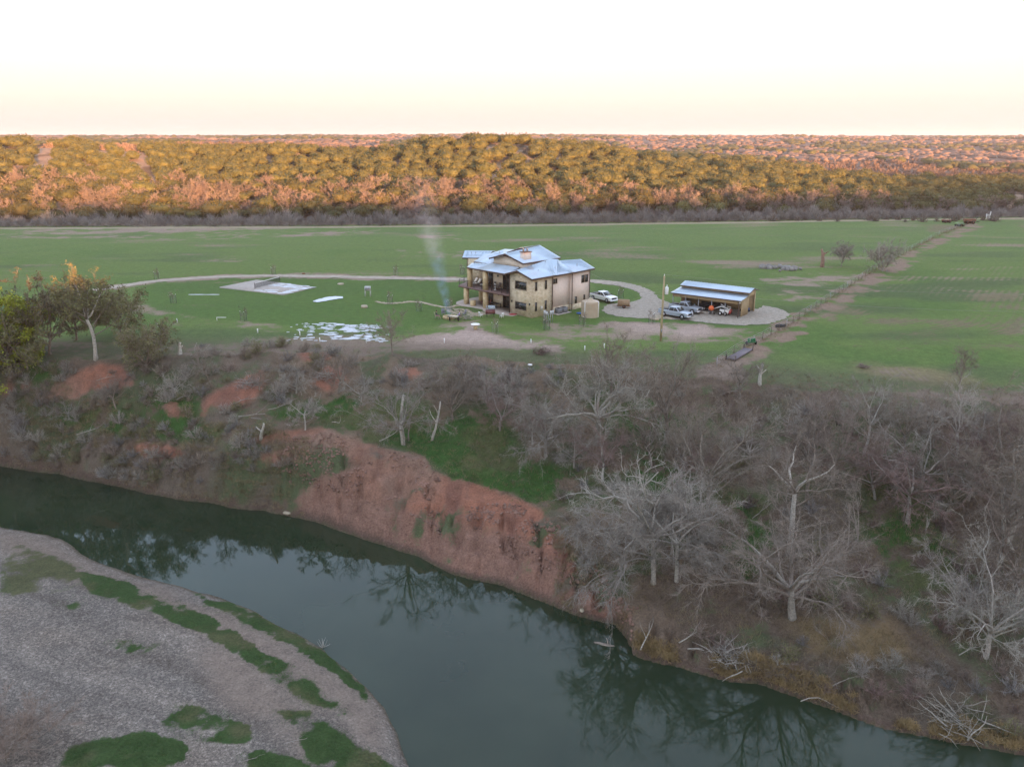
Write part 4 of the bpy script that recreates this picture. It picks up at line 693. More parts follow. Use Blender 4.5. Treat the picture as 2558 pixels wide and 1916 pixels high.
# roof
def rib(mb, A, B, C, D, n):       # standing seams from eave A-B up to ridge D-C
    A, B, C, D = map(np.array, (A, B, C, D))
    for i in range(1, n):
        t = i / n; p = A + (B - A) * t; q = D + (C - D) * t; d = unit(B - A) * .025; u = np.array([0, 0, .045]); mb.add([p - d, p + d, q + d, q - d, p - d + u, p + d + u, q + d + u, q - d + u], [(4, 5, 6, 7), (0, 1, 5, 4), (1, 2, 6, 5), (2, 3, 7, 6), (3, 0, 4, 7)])
m = MB(); fa = MB()
def facet(pts, eave=None, ribs=0, t=.07):
    m.slab(pts, t)
    if ribs: rib(m, pts[0], pts[1], pts[2], pts[3] if len(pts) > 3 else pts[2], ribs)
def fascia(*pts, h=.24, w=.05):
    for a, b in zip(pts[:-1], pts[1:]):
        a = np.array(a, float); b = np.array(b, float); d = unit(b - a); s = np.cross(d, [0, 0, 1]); s = unit(s) * w; z = np.array([0, 0, 1]); fa.add([a - s - z * (h + .02), a + s - z * (h + .02), b + s - z * (h + .02), b - s - z * (h + .02), a - s - z * .025, a + s - z * .025, b + s - z * .025, b - s - z * .025], [(0, 3, 2, 1), (4, 5, 6, 7), (0, 1, 5, 4), (1, 2, 6, 5), (2, 3, 7, 6), (3, 0, 4, 7)])
A_ = (-.6, 2.75, 7.28); B_ = (-.6, -.55, 6.3); C_ = (4.7, -.55, 6.3); C2 = (5.0, -.7, 6.3); D_ = (9.0, -.75, 6.3); E_ = (14.1, -.8, 6.38); G_ = (14.0, 2.2, 7.55); K_ = (9.3, 2.9, 7.72); M_ = (8.6, 2.7, 8.05); N_ = (7.9, 3.6, 8.05)
facet([B_, C_, N_, A_], ribs=12); facet([C_, C2, M_, N_]); facet([C2, D_, K_, M_], ribs=9); facet([D_, E_, G_, K_], ribs=11)
facet([(-.6, 6.0, 6.3), A_, N_, (7.9, 6.8, 6.95)][::-1]); facet([G_, (14.1, 6.0, 6.4), (9, 6.6, 6.6), K_]); facet([K_, (9, 6.6, 6.6), (7.9, 6.8, 6.95), N_, M_])
fascia(B_, C_, C2, D_, E_, G_); fascia((-.6, 6.0, 6.3), A_, B_)
P0 = (2.0, 3.9, 7.95); P1 = (10.7, 3.8, 8.0); P2 = (10.9, 8.7, 9.55); P3 = (2.0, 8.1, 9.1)
facet([P0, P1, P2, P3], ribs=18); facet([(2, 11.9, 8.0), P3, (6.3, 8.4, 9.27), (6.3, 12.1, 8.05)]); m.slab([(6.2, 11.9, 8.55), (6.2, 8.9, 9.55), (10.95, 8.8, 9.62), (10.95, 12.9, 8.4)], .07)
fascia(P0, P1, P2); fascia((2, 11.9, 8.0), P3, P0); fascia((6.2, 11.9, 8.55), (6.2, 8.9, 9.55))
Q0 = (-.55, 12.25, 6.42); Q1 = (-.55, 5.3, 6.42); facet([Q1, (2.6, 5.2, 7.1), (2.6, 11.7, 7.08), Q0][::-1], ribs=14); fascia(Q0, Q1)
R0 = (-.55, 14.6, 6.45); facet([R0, Q0, (2.3, 11.9, 7.0), (1.3, 15.4, 6.85)], ribs=5); fascia(R0, Q0)
E1 = (2.7, 16.5, 6.82); E2 = (2.7, 12.3, 6.9); facet([E1, E2, (6.2, 12.0, 8.0), (9.3, 15.7, 8.4), (4.7, 16.2, 7.65)]); facet([(9.3, 15.7, 8.4), (6.2, 12.0, 8.0), (11, 11, 8.3), (13, 14, 8.0)]); fascia(E1, E2)
rib(m, E1, E2, (6.2, 12.0, 8.0), (7.0, 15.9, 8.0), 9)
F1 = (3.1, 19.9, 7.12); F2 = (5.2, 16.4, 7.2); F3 = (8.3, 17.6, 8.0); F4 = (5.0, 21.4, 8.0); facet([F1, F2, F3, F4], ribs=9); facet([F4, F3, (11.5, 19, 7.2), (8, 23, 7.1)]); fascia(F4, F1, F2)
m2 = MB(); m2.box(3.4, 13.0, 6.2, 3.5, 16.0, 6.85); part('clerestory_wall', m2, WHT, H)
ro = part('roof', m, ROOF, H); part('fascia', fa, TRIM, ro)
ch = MB(); ch.box(3.2, 4.8, 7.8, 4.75, 5.8, 9.4); cho = ch.build('chimney', STW, ro); c2 = MB(); c2.box(3.1, 4.7, 9.4, 4.85, 5.9, 9.48); c2.build('chimney_cap', TRIM, cho)
for x in (3.45, 4.35): f = MB(); f.tube_z((x, 5.35), [(.11, 9.47), (.11, 9.78), (.18, 9.80), (.18, 9.92), (.05, 9.98)], 10); f.build('flue', GREY, ro)
for p in ((2.6, 1.2, 6.85), (6.2, .9, 7.0), (6.3, 3.1, 7.75), (11.2, .6, 7.0), (5.6, 7.0, 8.95), (5.0, 19.6, 7.6), (5.5, 19.1, 7.6), (7, 14.6, 8.0)): f = MB(); f.cyl(p[:2], .05, p[2] - .2, p[2] + .35, 8); f.build('vent_pipe', GREY, ro)
# gable brackets
for (x, y, z) in ((-.45, 2.75, 6.75), (2.12, 8.1, 8.55)): m = MB(); m.box(x, y - .5, z, x + .1, y + .5, z + .1); m.box(x, y - .05, z, x + .1, y + .05, z + .4); m.build('gable_bracket', TRIM, H)
# balcony
m = MB(); m.prism([(-.55, 4.92), (2.49, 4.92), (2.49, 14.1), (4.6, 16.0), (3.6, 19.0), (2.5, 18.4), (-.55, 16.9)], 2.8, 3.1); part('balcony_slab', m, DECKM, H)
m = MB()
for x, y in ((-.45, 5.1), (-.45, 6.4), (-.45, 8.7), (-.45, 11.05), (-.45, 13.0), (-.45, 14.65), (-.45, 16.75), (1.6, 17.85), (3.2, 18.65)): m.box(x - .035, y - .035, 3.1, x + .035, y + .035, 4.12)
for z in (4.12, 3.85, 3.6, 3.35): m.tube([(-.45, 5.0, z), (-.45, 16.75, z), (3.3, 18.7, z)], .018 if z < 4 else .03, 4)
part('railing', m, BLK, H)
for (x, y, z0, z1) in ((-.15, 15.3, -.2, 2.8), (-.15, 10.5, -.2, 2.8), (-.15, 10.5, 3.1, 6.3), (-.1, 14.4, 3.1, 6.3)):
    m = MB(); m.box(x - .33, y - .33, z0, x + .33, y + .33, z1); m.build('column', STC, H)
for (x, y, h) in ((-.45, 13.3, .95), (3.6, 15.6, 2.8)): m = MB(); m.box(x - .35, y - .35, -.2, x + .35, y + .35, h); m.build('stone_pier', STC, H)
for y, z in ((10.2, 5.0), (10.1, 1.9), (14.0, 5.6)): m = MB(); m.box(2.3, y - .09, z, 2.48, y + .09, z + .32); m.build('wall_lamp', BLK, H)
for y, z in ((.45, 1.95), (4.4, 1.95)): m = MB(); m.box(-.16, y - .08, z, -.01, y + .08, z + .3); m.build('wall_lamp', BLK, H)
for pts in ([(4.62, -.07, 6.2), (4.62, -.07, 0)], [(8.85, .0, 6.1), (9.0, -.4, 5.9), (9.0, -.4, 0)], [(3.52, 19.15, 6.9), (3.52, 19.15, 3.1)], [(-.08, 4.95, 6.2), (-.08, 4.95, 0)], [(13.45, -.33, 6.2), (13.45, -.33, 0)]): m = MB(); m.tube(pts, .06, 6); m.build('downspout', TRIM, H)
def hw(a, b, z=0.0): v_ = H.matrix_basis @ Vector((a, b, z)); return (v_.x, v_.y, v_.z)
bpy.context.view_layer.update()
HR = radians(44.5)
# furniture on the balcony
def lounger():
    o = thing('lounge_chair', None, 'lounge chair'); m = MB()
    for y in (-.28, .28): m.box(-.9, y - .02, .28, .55, y + .02, .33); m.tube([(-.4, y, .3), (-.95, y, .85)], .02, 4)
    m.build('frame', BLK, o)
    for x in (-.45, .5):
        for y in (-.28, .28): q = MB(); q.box(x - .02, y - .02, 0, x + .02, y + .02, .28); q.build('leg', BLK, o)
    q = MB(); q.box(-.3, -.3, .33, .9, .3, .42); q.build('seat_cushion', CUSH, o); q = MB(); q.cbox((-.58, 0, .68), (.85, .6, .09), ry=radians(52)); q.build('back_cushion', CUSH, o); return o
lp = lounger()
for (a, b, r, l) in ((1.9, 15.8, 3.0, 'reclined cream lounger at the open end of the balcony'), (1.6, 14.6, 3.0, 'cream lounger with its back raised between the two balcony columns'), (1.9, 12.9, 3.1, 'cream lounger partly hidden behind the front balcony column')): place(lp, hw(a, b, 3.1), HR + r, 1, l, 'loungers on the balcony', 'lounge chair')
def patio_chair(col):
    o = thing('patio_chair', None, 'chair'); q = MB(); q.box(-.27, -.27, .38, .27, .27, .44); q.build('seat', col, o); q = MB(); q.cbox((-.3, 0, .72), (.05, .54, .62), ry=radians(-14)); q.build('backrest', col, o)
    for y in (-.28, .28): q = MB(); q.box(-.28, y - .03, .6, .25, y + .03, .64); q.build('armrest', col, o)
    for x in (-.25, .25):
        for y in (-.25, .25): q = MB(); q.box(x - .025, y - .025, 0, x + .025, y + .025, .42 if x < 0 else .6); q.build('leg', col, o)
    return o
pc = patio_chair(mat('chair_brown', (.13, .10, .085), .7, .2, 3))
place(pc, hw(1.9, 10.7, 3.1), HR + pi, 1, 'brown balcony chair nearer the front column', 'brown chairs on the balcony', 'chair'); place(pc, hw(1.9, 9.5, 3.1), HR + pi, 1, 'brown balcony chair nearer the right glass door', 'brown chairs on the balcony', 'chair')
place(pc, hw(1.5, 5.8, 3.1), HR + 2.6, 1, 'brown chair in the corner of the balcony against the stone wing', 'brown chairs on the balcony', 'chair')
m = MB(); m.tube_z((0, 0), [(.26, .0), (.05, .06), (.05, .9), (.2, .92), (.2, 1.0)], 12); o = m.build('side_table', WHT, None, hw(.9, 9.3, 3.1)); tag(o, 'tiny white pedestal table on the balcony beside a railing post', 'table')
t = thing('patio_table', 'dark dining table under the balcony in front of the stone wainscot', 'table', hw(1.2, 9.6, .08), HR); q = MB(); q.box(-.5, -.9, .7, .5, .9, .76); q.build('tabletop', BLK, t)
for x in (-.4, .4):
    for y in (-.8, .8): q = MB(); q.box(x - .03, y - .03, 0, x + .03, y + .03, .7); q.build('leg', BLK, t)
rc = patio_chair(mat('chair_red', (.26, .07, .05), .7, .2, 3)); place(rc, hw(1.6, 11.6, .08), HR + 2.5, 1, 'reddish wooden chair under the balcony by the lower glass door', 'red chairs under the balcony', 'chair'); place(rc, hw(1.5, 12.9, .08), HR + 3.3, 1, 'reddish wooden chair under the balcony nearer the low stone pier', 'red chairs under the balcony', 'chair')
# ------------------------------------------------------------------ patio, path, drive, yard, slab
def sheet(name, poly, z0, z1, m): mb = MB(); mb.prism(poly, z0, z1); return struct(name, mb, m)
def gp_(pts): return [tuple(gz(X, Y)[:2]) for X, Y in pts]
PZ = hgt(float(hw(-1, 8)[0]), float(hw(-1, 8)[1]))
patio = [hw(2.6, 3.0)[:2]] + [hw(*p)[:2] for p in ((-.02, 3.2), (-1.2, 3.0), (-1.9, 4.6), (-1.9, 9.4), (-1.2, 9.9), (-1.3, 12.5), (-1.9, 14.6), (-1.4, 16.6), (-.2, 17.8), (1.5, 18.4), (5.4, 18.4), (5.4, 13.0), (2.6, 13.0))]
patio = patio[::-1] if sum((b[0] - a[0]) * (b[1] + a[1]) for a, b in zip(patio, patio[1:] + patio[:1])) > 0 else patio
sheet('patio', patio, -.3, .07, mat('patio_concrete', (.34, .285, .24), .85, .15, .9))
YG = stone_mat('yard_gravel', [(.24, .21, .17), (.33, .29, .24), (.28, .25, .20), (.38, .34, .28)], (8, 8, 8)); DG = mat('drive_caliche', (.33, .28, .225), .95, .18, .8, bump=.3)
def ribbon(pts, wid, seed):
    P_ = np.array(pts); L_ = []; R_ = []; rg_ = random.Random(seed)
    d = np.gradient(P_, axis=0); 
    for p, q in zip(P_, d): nn = np.array([-q[1], q[0]]); nn /= np.linalg.norm(nn); L_.append(tuple(p + nn * (wid / 2 + rg_.uniform(-.15, .15)))); R_.append(tuple(p - nn * (wid / 2 + rg_.uniform(-.15, .15))))
    return L_, R_
dp = drive[:, :2]; tt_ = np.linspace(0, len(dp) - 1, 160); dpi = np.stack([np.interp(tt_, range(len(dp)), dp[:, 0]), np.interp(tt_, range(len(dp)), dp[:, 1])], 1)
kk_ = np.ones(9) / 9; dpi[4:-4] = np.stack([np.convolve(dpi[:, 0], kk_, 'valid'), np.convolve(dpi[:, 1], kk_, 'valid')], 1)
Lr, Rr = ribbon(dpi, 2.7, 4); mb = MB(); n = len(Lr); zl = height(np.array([p[0] for p in Lr + Rr]), np.array([p[1] for p in Lr + Rr])) + .05
mb.add([(p[0], p[1], z) for p, z in zip(Lr + Rr, zl)], [(n + i, n + i + 1, i + 1, i) for i in range(n - 1)]); struct('driveway', mb, DG)
def flat_sheet(name, pts, m, dz=.045, amp=.2, step=.7, seed=3, cuts=True):
    r = ragged(pts, amp, step, seed); bm = bmesh.new(); vs = [bm.verts.new((x, y, 0)) for x, y in r]; 
    es = [bm.edges.new((vs[i], vs[(i + 1) % len(vs)])) for i in range(len(vs))]; bmesh.ops.triangle_fill(bm, edges=es, use_beauty=True); bmesh.ops.recalc_face_normals(bm, faces=bm.faces)
    V = np.array([tuple(v.co) for v in bm.verts]); V[:, 2] = height(V[:, 0], V[:, 1]) + dz; F_ = [tuple(v.index for v in f.verts) for f in bm.faces]; bm.free(); mb = MB(); mb.add(V, F_)
    return mb.build(name, m)
yard = gp_([(1275, 604.5), (1310, 606), (1350, 611), (1385, 619), (1412, 632), (1424, 646), (1436, 652), (1450, 656), (1540, 668), (1635, 668), (1650, 660), (1668, 664), (1692, 670), (1706, 680), (1694, 690), (1660, 700), (1600, 703), (1540, 699), (1480, 692), (1420, 689), (1350, 686), (1318, 680), (1300, 672), (1308, 660), (1330, 656), (1362, 654), (1386, 645), (1384, 636), (1366, 626), (1330, 617), (1275, 611)])
o = flat_sheet('gravel_yard', yard, YG, amp=.28, step=.5); o['kind'] = 'structure'
# snow
SN = mat('snow_white', (.55, .58, .62), .7, .06, 2)
o = flat_sheet('snow_patch', gp_([(676, 652), (690, 647), (706, 643), (724, 641), (742, 642), (741, 645), (722, 648), (700, 652), (685, 654)]), SN, .10, .12, .4, 5); tag(o, 'thin bright white snow patch lying on the lawn below the court', 'snow')
rg = np.random.default_rng(77); mb = MB()
for i in range(520):
    X = rg.normal(745, 62) if i % 3 else rg.uniform(628, 845); Y = rg.uniform(699, 736) + (X - 745) * .02
    if not (620 < X < 850) or float(fbm(X, Y * 2.5, 12, 3, 91)) < .02: continue
    c = gz(X, Y); a = rg.uniform(.15, .8) * (1.3 - abs(X - 745) / 130.); b = a * rg.uniform(.18, .38); k = 7; q = [(c[0] + a * cos(2 * pi * j / k) * rg.uniform(.6, 1.2), c[1] + b * sin(2 * pi * j / k) * rg.uniform(.6, 1.2) + a * .15 * cos(2 * pi * j / k)) for j in range(k)]
    z = float(height(np.array([c[0]]), np.array([c[1]]))[0]); mb.prism(q, z - .05, z + .05 + .004 * (i % 9))
o = mb.build('snow', SN); tag(o, 'broken streaks of melting snow scattered over the lower lawn', 'snow', kind='stuff')
for i, (X, Y, w_, l_) in enumerate(((455, 637, 1.6, 'thin streak of snow on the lawn beside the drive'), (432, 637, 2.2, 'longer thin streak of snow on the lawn near the end of the drive'))):
    c = gz(X, Y); q = MB(); q.prism([(c[0] + w_ * cos(2 * pi * j / 9), c[1] + .18 * sin(2 * pi * j / 9)) for j in range(9)], c[2] - .1, c[2] + .08); tag(q.build('snow_patch', SN), l_, 'snow')
# court slab with net
cs = [gz(*p)[:2] for p in ((474, 622), (612, 638), (680, 622), (555, 606))]
t = thing('sports_court', 'concrete court slab half covered with snow standing in the lawn', 'court'); q = MB(); q.prism([tuple(p) for p in cs], -.2, .16); q.build('slab', CONC, t)
def lerp2(a, b, u, v): return (1 - v) * ((1 - u) * cs[0] + u * cs[1]) + v * ((1 - u) * cs[3] + u * cs[2])
q = MB(); rg = np.random.default_rng(5)
for i in range(90):
    u = rg.uniform(.45, .98); v = rg.uniform(.03, .97)
    if fbm(u * 10, v * 10, 2.4, 2, 93) < -.05 and u < .9: continue
    c = lerp2(0, 0, u, v); q.prism([(c[0] + 1.0 * cos(2 * pi * j / 7) * rg.uniform(.5, 1.2), c[1] + .5 * sin(2 * pi * j / 7) * rg.uniform(.5, 1.2)) for j in range(7)], .14, .175 + .003 * (i % 8))
o = q.build('snow', SN); tag(o, 'snow left on the near half of the court slab', 'snow', kind='stuff')
pa = gz(551, 626); pb = gz(605, 611.5); nt = thing('court_net', 'black court net with white tape across the concrete slab', 'net', (pa[0], pa[1], .16)); dv = pb - pa; Ln = float(np.hypot(dv[0], dv[1])); nt.rotation_euler[2] = atan2(dv[1], dv[0])
for x in (0, Ln): q = MB(); q.cyl((x, 0), .05, 0, 1.12, 8); q.build('post', BLK, nt)
q = MB(); q.box(0, -.02, .98, Ln, .02, 1.08); q.build('tape', WHT, nt); q = MB()
for i in range(int(Ln / .22)): q.box(i * .22, -.012, .1, i * .22 + .05, .012, .98)
for z in np.arange(.12, .98, .14): q.box(0, -.01, z, Ln, .01, z + .04)
q.build('netting', BLK, nt)
# stepping stones
SS = mat('flagstone', (.33, .28, .20), .9, .2, 1.5); proto = None; pth = [(815, 652), (835, 656), (860, 655), (885, 652), (905, 653), (925, 657), (945, 662), (962, 665), (975, 664), (990, 660)]; rr_ = random.Random(3); k = 0
fine = []
for a, b in zip(pth[:-1], pth[1:]):
    for j in range(7): fine.append((a[0] + (b[0] - a[0]) * j / 7, a[1] + (b[1] - a[1]) * j / 7))
for X, Y in fine + [(963 + (i % 6) * 9 + (i // 6) * 4, 668 + (i // 6) * 2.4 + (i % 2)) for i in range(26)] + [(1012 + (i % 8) * 6 + (i // 8) * 3, 679 + (i // 8) * 2.1 - (i % 8) * .7) for i in range(24)]:
    c = gz(X + rr_.uniform(-1.5, 1.5), Y + rr_.uniform(-.8, .8))
    if proto is None: q = MB(); q.prism([(.42 * cos(2 * pi * j / 7) * (1 + .2 * ((j * 5) % 3 - 1)), .34 * sin(2 * pi * j / 7)) for j in range(7)], -.1, .06); proto = q.build('stepping_stone', SS); tag(proto, 'flat tan stepping stone of the garden path between lawn and fire pit', 'stone', 'stepping stones of the garden path'); o = proto
    else: o = proto.copy(); COL.objects.link(o)
    o.location = (c[0], c[1], hgt(c[0], c[1]) + .01); o.rotation_euler[2] = rr_.uniform(0, 6); k += 1
# ------------------------------------------------------------------ barn
bo = np.array([26.4, 128.0]); bang = atan2(-.6, .8); B = thing('open_barn', 'long tan metal barn with an open lean-to and pale blue roof', 'barn', (bo[0], bo[1], 0), bang); BT = mat('barn_tan', (.42, .32, .19), .7, .06, 1.2); L_ = 11.4
def corr(mb, x0, x1, y, z0, z1, st=.3, d=.035, axis='x'):
    n = int((x1 - x0) / st)
    for i in range(n): a = x0 + i * st; (mb.box(a, y - d, z0, a + st * .25, y, z1) if axis == 'x' else mb.box(y, a, z0, y + d, a + st * .25, z1))
m = MB(); m.box(0, 3.38, 2.9, L_, 3.45, 3.55); m.box(0, 6.5, 0, L_, 6.6, 3.4); m.box(-.05, 3.4, 0, .05, 6.5, 3.4); corr(m, 0, L_, 3.38, 2.95, 3.5); m.build('rear_wall', BT, B)
m = MB(); m.box(0, -.03, 2.15, L_, .03, 2.78); corr(m, 0, L_, -.03, 2.17, 2.76); m.build('fascia_panel', BT, B)
m = MB(); m.box(L_ - .06, .9, 0, L_ + .02, 3.4, 2.95); corr(m, .9, 3.4, L_ + .02, 0, 2.9, axis='y'); m.add([(L_ - .06, 0, 2.2), (L_ + .02, 0, 2.2), (L_ + .02, .9, 2.2), (L_ - .06, .9, 2.2), (L_ - .06, 0, 2.75), (L_ + .02, 0, 2.75), (L_ + .02, .9, 2.9), (L_ - .06, .9, 2.9)], [(0, 3, 2, 1), (4, 5, 6, 7), (0, 1, 5, 4), (2, 3, 7, 6), (1, 2, 6, 5), (3, 0, 4, 7)])
m.add([(L_ - .06, 3.4, 2.75), (L_ - .06, 6.6, 2.75), (L_ - .06, 6.6, 3.45), (L_ - .06, 5.0, 3.95), (L_ - .06, 3.4, 3.5), (L_ + .03, 3.4, 2.75), (L_ + .03, 6.6, 2.75), (L_ + .03, 6.6, 3.45), (L_ + .03, 5.0, 3.95), (L_ + .03, 3.4, 3.5)], [(0, 4, 3, 2, 1), (5, 6, 7, 8, 9), (0, 1, 6, 5), (2, 3, 8, 7), (3, 4, 9, 8)])
m.box(L_ - .1, 3.35, 0, L_ + .08, 3.65, 3.3); m.box(L_ - .1, 6.35, 0, L_ + .08, 6.6, 3.3); m.build('end_wall', BT, B)
m = MB(); f1 = [(-.25, -.35, 2.8), (L_ + .3, -.35, 2.8), (L_ + .3, 3.45, 3.22), (-.25, 3.45, 3.22)]; m.slab(f1, .06); rib(m, *f1, 24); f2 = [(-.25, 3.1, 3.55), (L_ + .35, 3.1, 3.55), (L_ + .35, 5.0, 4.02), (-.25, 5.0, 4.02)]; m.slab(f2, .06); rib(m, *f2, 24); m.slab([(-.25, 5.0, 4.02), (L_ + .35, 5.0, 4.02), (L_ + .35, 7.0, 3.5), (-.25, 7.0, 3.5)], .06)
r_ = m.build('roof', ROOF, B); fa = MB(); fascia(*[tuple(np.array(p) + [0, -.03, .02]) for p in f1[:2]], h=.14); fascia(tuple(f2[1]), tuple(f2[2]), (L_ + .35, 7.0, 3.5), h=.14); fascia(f2[0], f2[1], h=.12); fa.build('eave_trim', TRIM, r_)
for i in range(6): m = MB(); x = .1 + i * (L_ - .2) / 5.; m.box(x - .05, -.05 if i < 5 else -.08, 0, x + .05, .05, 2.5); m.build('post', TRIM if i == 5 else GREY, B)
m = MB(); m.box(L_ - .03, -.2, 2.35, L_ + .12, -.06, 2.75); m.build('downspout', WHT, B)
m = MB(); m.box(L_ - 4, 6.35, .9, L_ - 3, 6.48, 1.9); m.build('window', glass_mat('barn_window', (.25, .27, .28)), B)
def bw(a, b, z=0.0): c_, s_ = cos(bang), sin(bang); return (bo[0] + a * c_ - b * s_, bo[1] + a * s_ + b * c_, z)
# ------------------------------------------------------------------ pickups
TY = mat('tyre', (.02, .02, .02), .85, .2, 6); RIM = mat('alloy_rim', (.38, .39, .41), .35, .1, 6, metal=.7); HL = glass_mat('headlight_lens', (.7, .7, .68)); CHR = mat('chrome', (.55, .56, .58), .2, .05, 5, metal=.8)
def pickup(name, paint, label, loc, rz, sc=1.0, cover=BLK):
    o = thing(name, label, 'pickup truck', loc, rz, scale=sc); W2 = .98
    def arch(cx): return [(cx + .47 * cos(a), .42 + .47 * sin(a)) for a in np.linspace(pi, 0, 9)]
    prof = [(-2.85, .55), (-2.85, 1.22), (-.95, 1.22), (-.9, 1.16), (1.15, 1.16), (1.35, 1.18), (2.45, 1.10), (2.72, 1.0), (2.78, .55), (2.3, .42)] ; low = arch(1.78)[::-1] + [(.9, .42), (-1.2, .42)] + arch(-1.78)[::-1] + [(-2.5, .42)]
    P_ = prof[:-1] + [(2.5, .42)] + low; n = len(P_); m = MB(); v = [(x, -W2, z) for x, z in P_] + [(x, W2, z) for x, z in P_]
    m.add(v, [tuple(range(n)), tuple(range(n, 2 * n))[::-1]] + [(i, n + i, n + (i + 1) % n, (i + 1) % n) for i in range(n)]); b = m.build('body', paint, o, bevel=.05)
    m = MB(); lo = [(-.95, 1.14), (1.3, 1.14)]; hi = [(-.72, 1.86), (.42, 1.88)]; m.add([(lo[0][0], -.93, 1.14), (lo[1][0], -.93, 1.14), (lo[1][0], .93, 1.14), (lo[0][0], .93, 1.14), (hi[0][0], -.74, 1.84), (hi[1][0], -.74, 1.84), (hi[1][0], .74, 1.84), (hi[0][0], .74, 1.84)], [(0, 3, 2, 1), (4, 5, 6, 7), (0, 1, 5, 4), (1, 2, 6, 5), (2, 3, 7, 6), (3, 0, 4, 7)]); m.build('cab', paint, o, bevel=.06)
    def quad(name_, a, b, c, d, off): m = MB(); nn = np.cross(np.array(b) - a, np.array(d) - a); nn = unit(nn) * .022; a, b, c, d = [np.array(q_, float) for q_ in (a, b, c, d)]; m.add([a - nn, b - nn, c - nn, d - nn, a + nn, b + nn, c + nn, d + nn], [(3, 2, 1, 0), (4, 5, 6, 7), (0, 1, 5, 4), (1, 2, 6, 5), (2, 3, 7, 6), (3, 0, 4, 7)]); m.build(name_, GL, o)
    quad('windscreen', (1.22, -.82, 1.22), (1.22, .82, 1.22), (.52, .68, 1.78), (.52, -.68, 1.78), 0); quad('rear_window', (-.92, .8, 1.25), (-.92, -.8, 1.25), (-.76, -.66, 1.76), (-.76, .66, 1.76), 0)
    for s in (-1, 1):
        for x0, x1, x2, x3 in ((-.8, .1, .08, -.66), (.18, 1.05, .42, .16)):
            y0 = .925 * s; y1 = .785 * s; q4 = [(x0, y0, 1.22), (x1, y0, 1.22), (x2, y1, 1.76), (x3, y1, 1.76)]; quad('side_window', *(q4 if s < 0 else [q4[1], q4[0], q4[3], q4[2]]), 0)
        m = MB(); m.box(1.0, s * .98 if s > 0 else -1.16, 1.2, 1.16, 1.16 if s > 0 else -.98, 1.36); m.build('mirror', BLK if paint.name == 'paint_white' else paint, o)
        m = MB(); m.box(2.62, (.62 if s > 0 else -.93), .82, 2.80, (.93 if s > 0 else -.62), 1.0); m.build('headlight', HL, o)
        for x in (-1.78, 1.78):
            w = MB(); w.cylx((x, s * .86, .40), .39, .26, 20); wo = w.build('wheel', TY, o); r = MB(); r.cylx((x, s * .955, .40), .25, .09, 14); r.build('rim', RIM, wo)
    m = MB(); m.box(2.72, -.58, .68, 2.81, .58, 1.0); m.build('grille', BLK, o); m = MB(); m.box(2.70, -.95, .40, 2.92, .95, .62); m.build('front_bumper', CHR if paint.name != 'paint_white' else paint, o); m = MB(); m.box(-3.0, -.92, .5, -2.82, .92, .68); m.build('rear_bumper', CHR, o)
    m = MB(); m.box(-2.78, -.88, 1.0, -1.0, .88, 1.235); m.build('bed_cover_shade', cover, o); m = MB(); m.box(-2.4, -.85, .3, 2.4, .85, .5); m.build('chassis', BLK, o); return o  # black sheet: cover on the white truck, painted-in dark of open beds elsewhere
PW = mat('paint_white', (.74, .75, .76), .3, .02, 2, spec=.5, coat=.5); PS = mat('paint_silver', (.34, .39, .45), .3, .03, 2, metal=.25, spec=.5, coat=.5); PS2 = mat('paint_slate', (.30, .33, .37), .33, .03, 2, metal=.25, coat=.5)
def heading(a, b): return atan2(b[1] - a[1], b[0] - a[0])
h = heading((14.75, 135.7), (16.84, 132.31)); pickup('pickup_truck', PW, 'white crew-cab pickup parked on the gravel behind the water tank', (15.8, 134.6, .04), h + .12, .93)
h = heading((24.08, 122.36), (26.36, 120.04)); pickup('pickup_truck', PS, 'silver-blue crew-cab pickup parked nearest the utility pole', (25.75, 121.75, .04), h + .05, .93)
pickup('pickup_truck', PS2, 'grey crew-cab pickup with open bed nosing under the barn roof', (28.15, 125.6, .04), h + .05, .93)
# ------------------------------------------------------------------ under and around the barn
t = thing('skid_steer', 'small white skid-steer loader with a raised arm under the barn roof', 'loader', bw(8.6, .9), bang + pi, scale=.9)
q = MB(); q.box(-.9, -.55, .35, .6, .55, 1.05); q.box(-1.1, -.5, .6, -.9, .5, 1.25); q.build('body', WHT, t, bevel=.04); q = MB(); q.box(-.3, -.42, 1.0, .5, .42, 1.95); q.build('cab', BLK, t)
for s in (-1, 1):
    q = MB(); q.tube([(-.95, s * .62, 1.35), (.3, s * .62, 1.55), (1.6, s * .62, 1.0)], .09, 6); q.build('lift_arm', WHT, t)
    for x in (-.5, .4): w = MB(); w.cylx((x, s * .68, .34), .34, .22, 16); wo = w.build('wheel', TY, t); r = MB(); r.cylx((x, s * .8, .34), .17, .02, 12); r.build('rim', WHT, wo)
q = MB(); q.box(-1.3, -.5, .4, -1.1, .5, 1.1); q.build('counterweight', mat('loader_red', (.42, .07, .06), .5, .1, 3), t)
t = thing('cement_mixer', 'orange cement mixer standing before the barn posts', 'cement mixer', bw(6.9, -.1), bang, scale=.95); OR = mat('mixer_orange', (.70, .15, .05), .5, .1, 3)
q = MB(); q.tube([(0, .35, 1.25), (0, .05, 1.15), (0, -.25, 1.05), (0, -.42, .98)], [.2, .44, .44, .26], 16); q.build('drum', OR, t); q = MB()
for x in (-.35, .35): q.tube([(x, -.4, 0), (x * .8, 0, 1.1), (x, .4, 0)], .035, 5)
q.tube([(-.35, 0, 1.05), (.35, 0, 1.05)], .03, 5); q.build('stand', GREY, t)
for x in (-.4, .4): w = MB(); w.cylx((x, .4, .16), .16, .06, 12, axis='x'); w.build('wheel', TY, t)
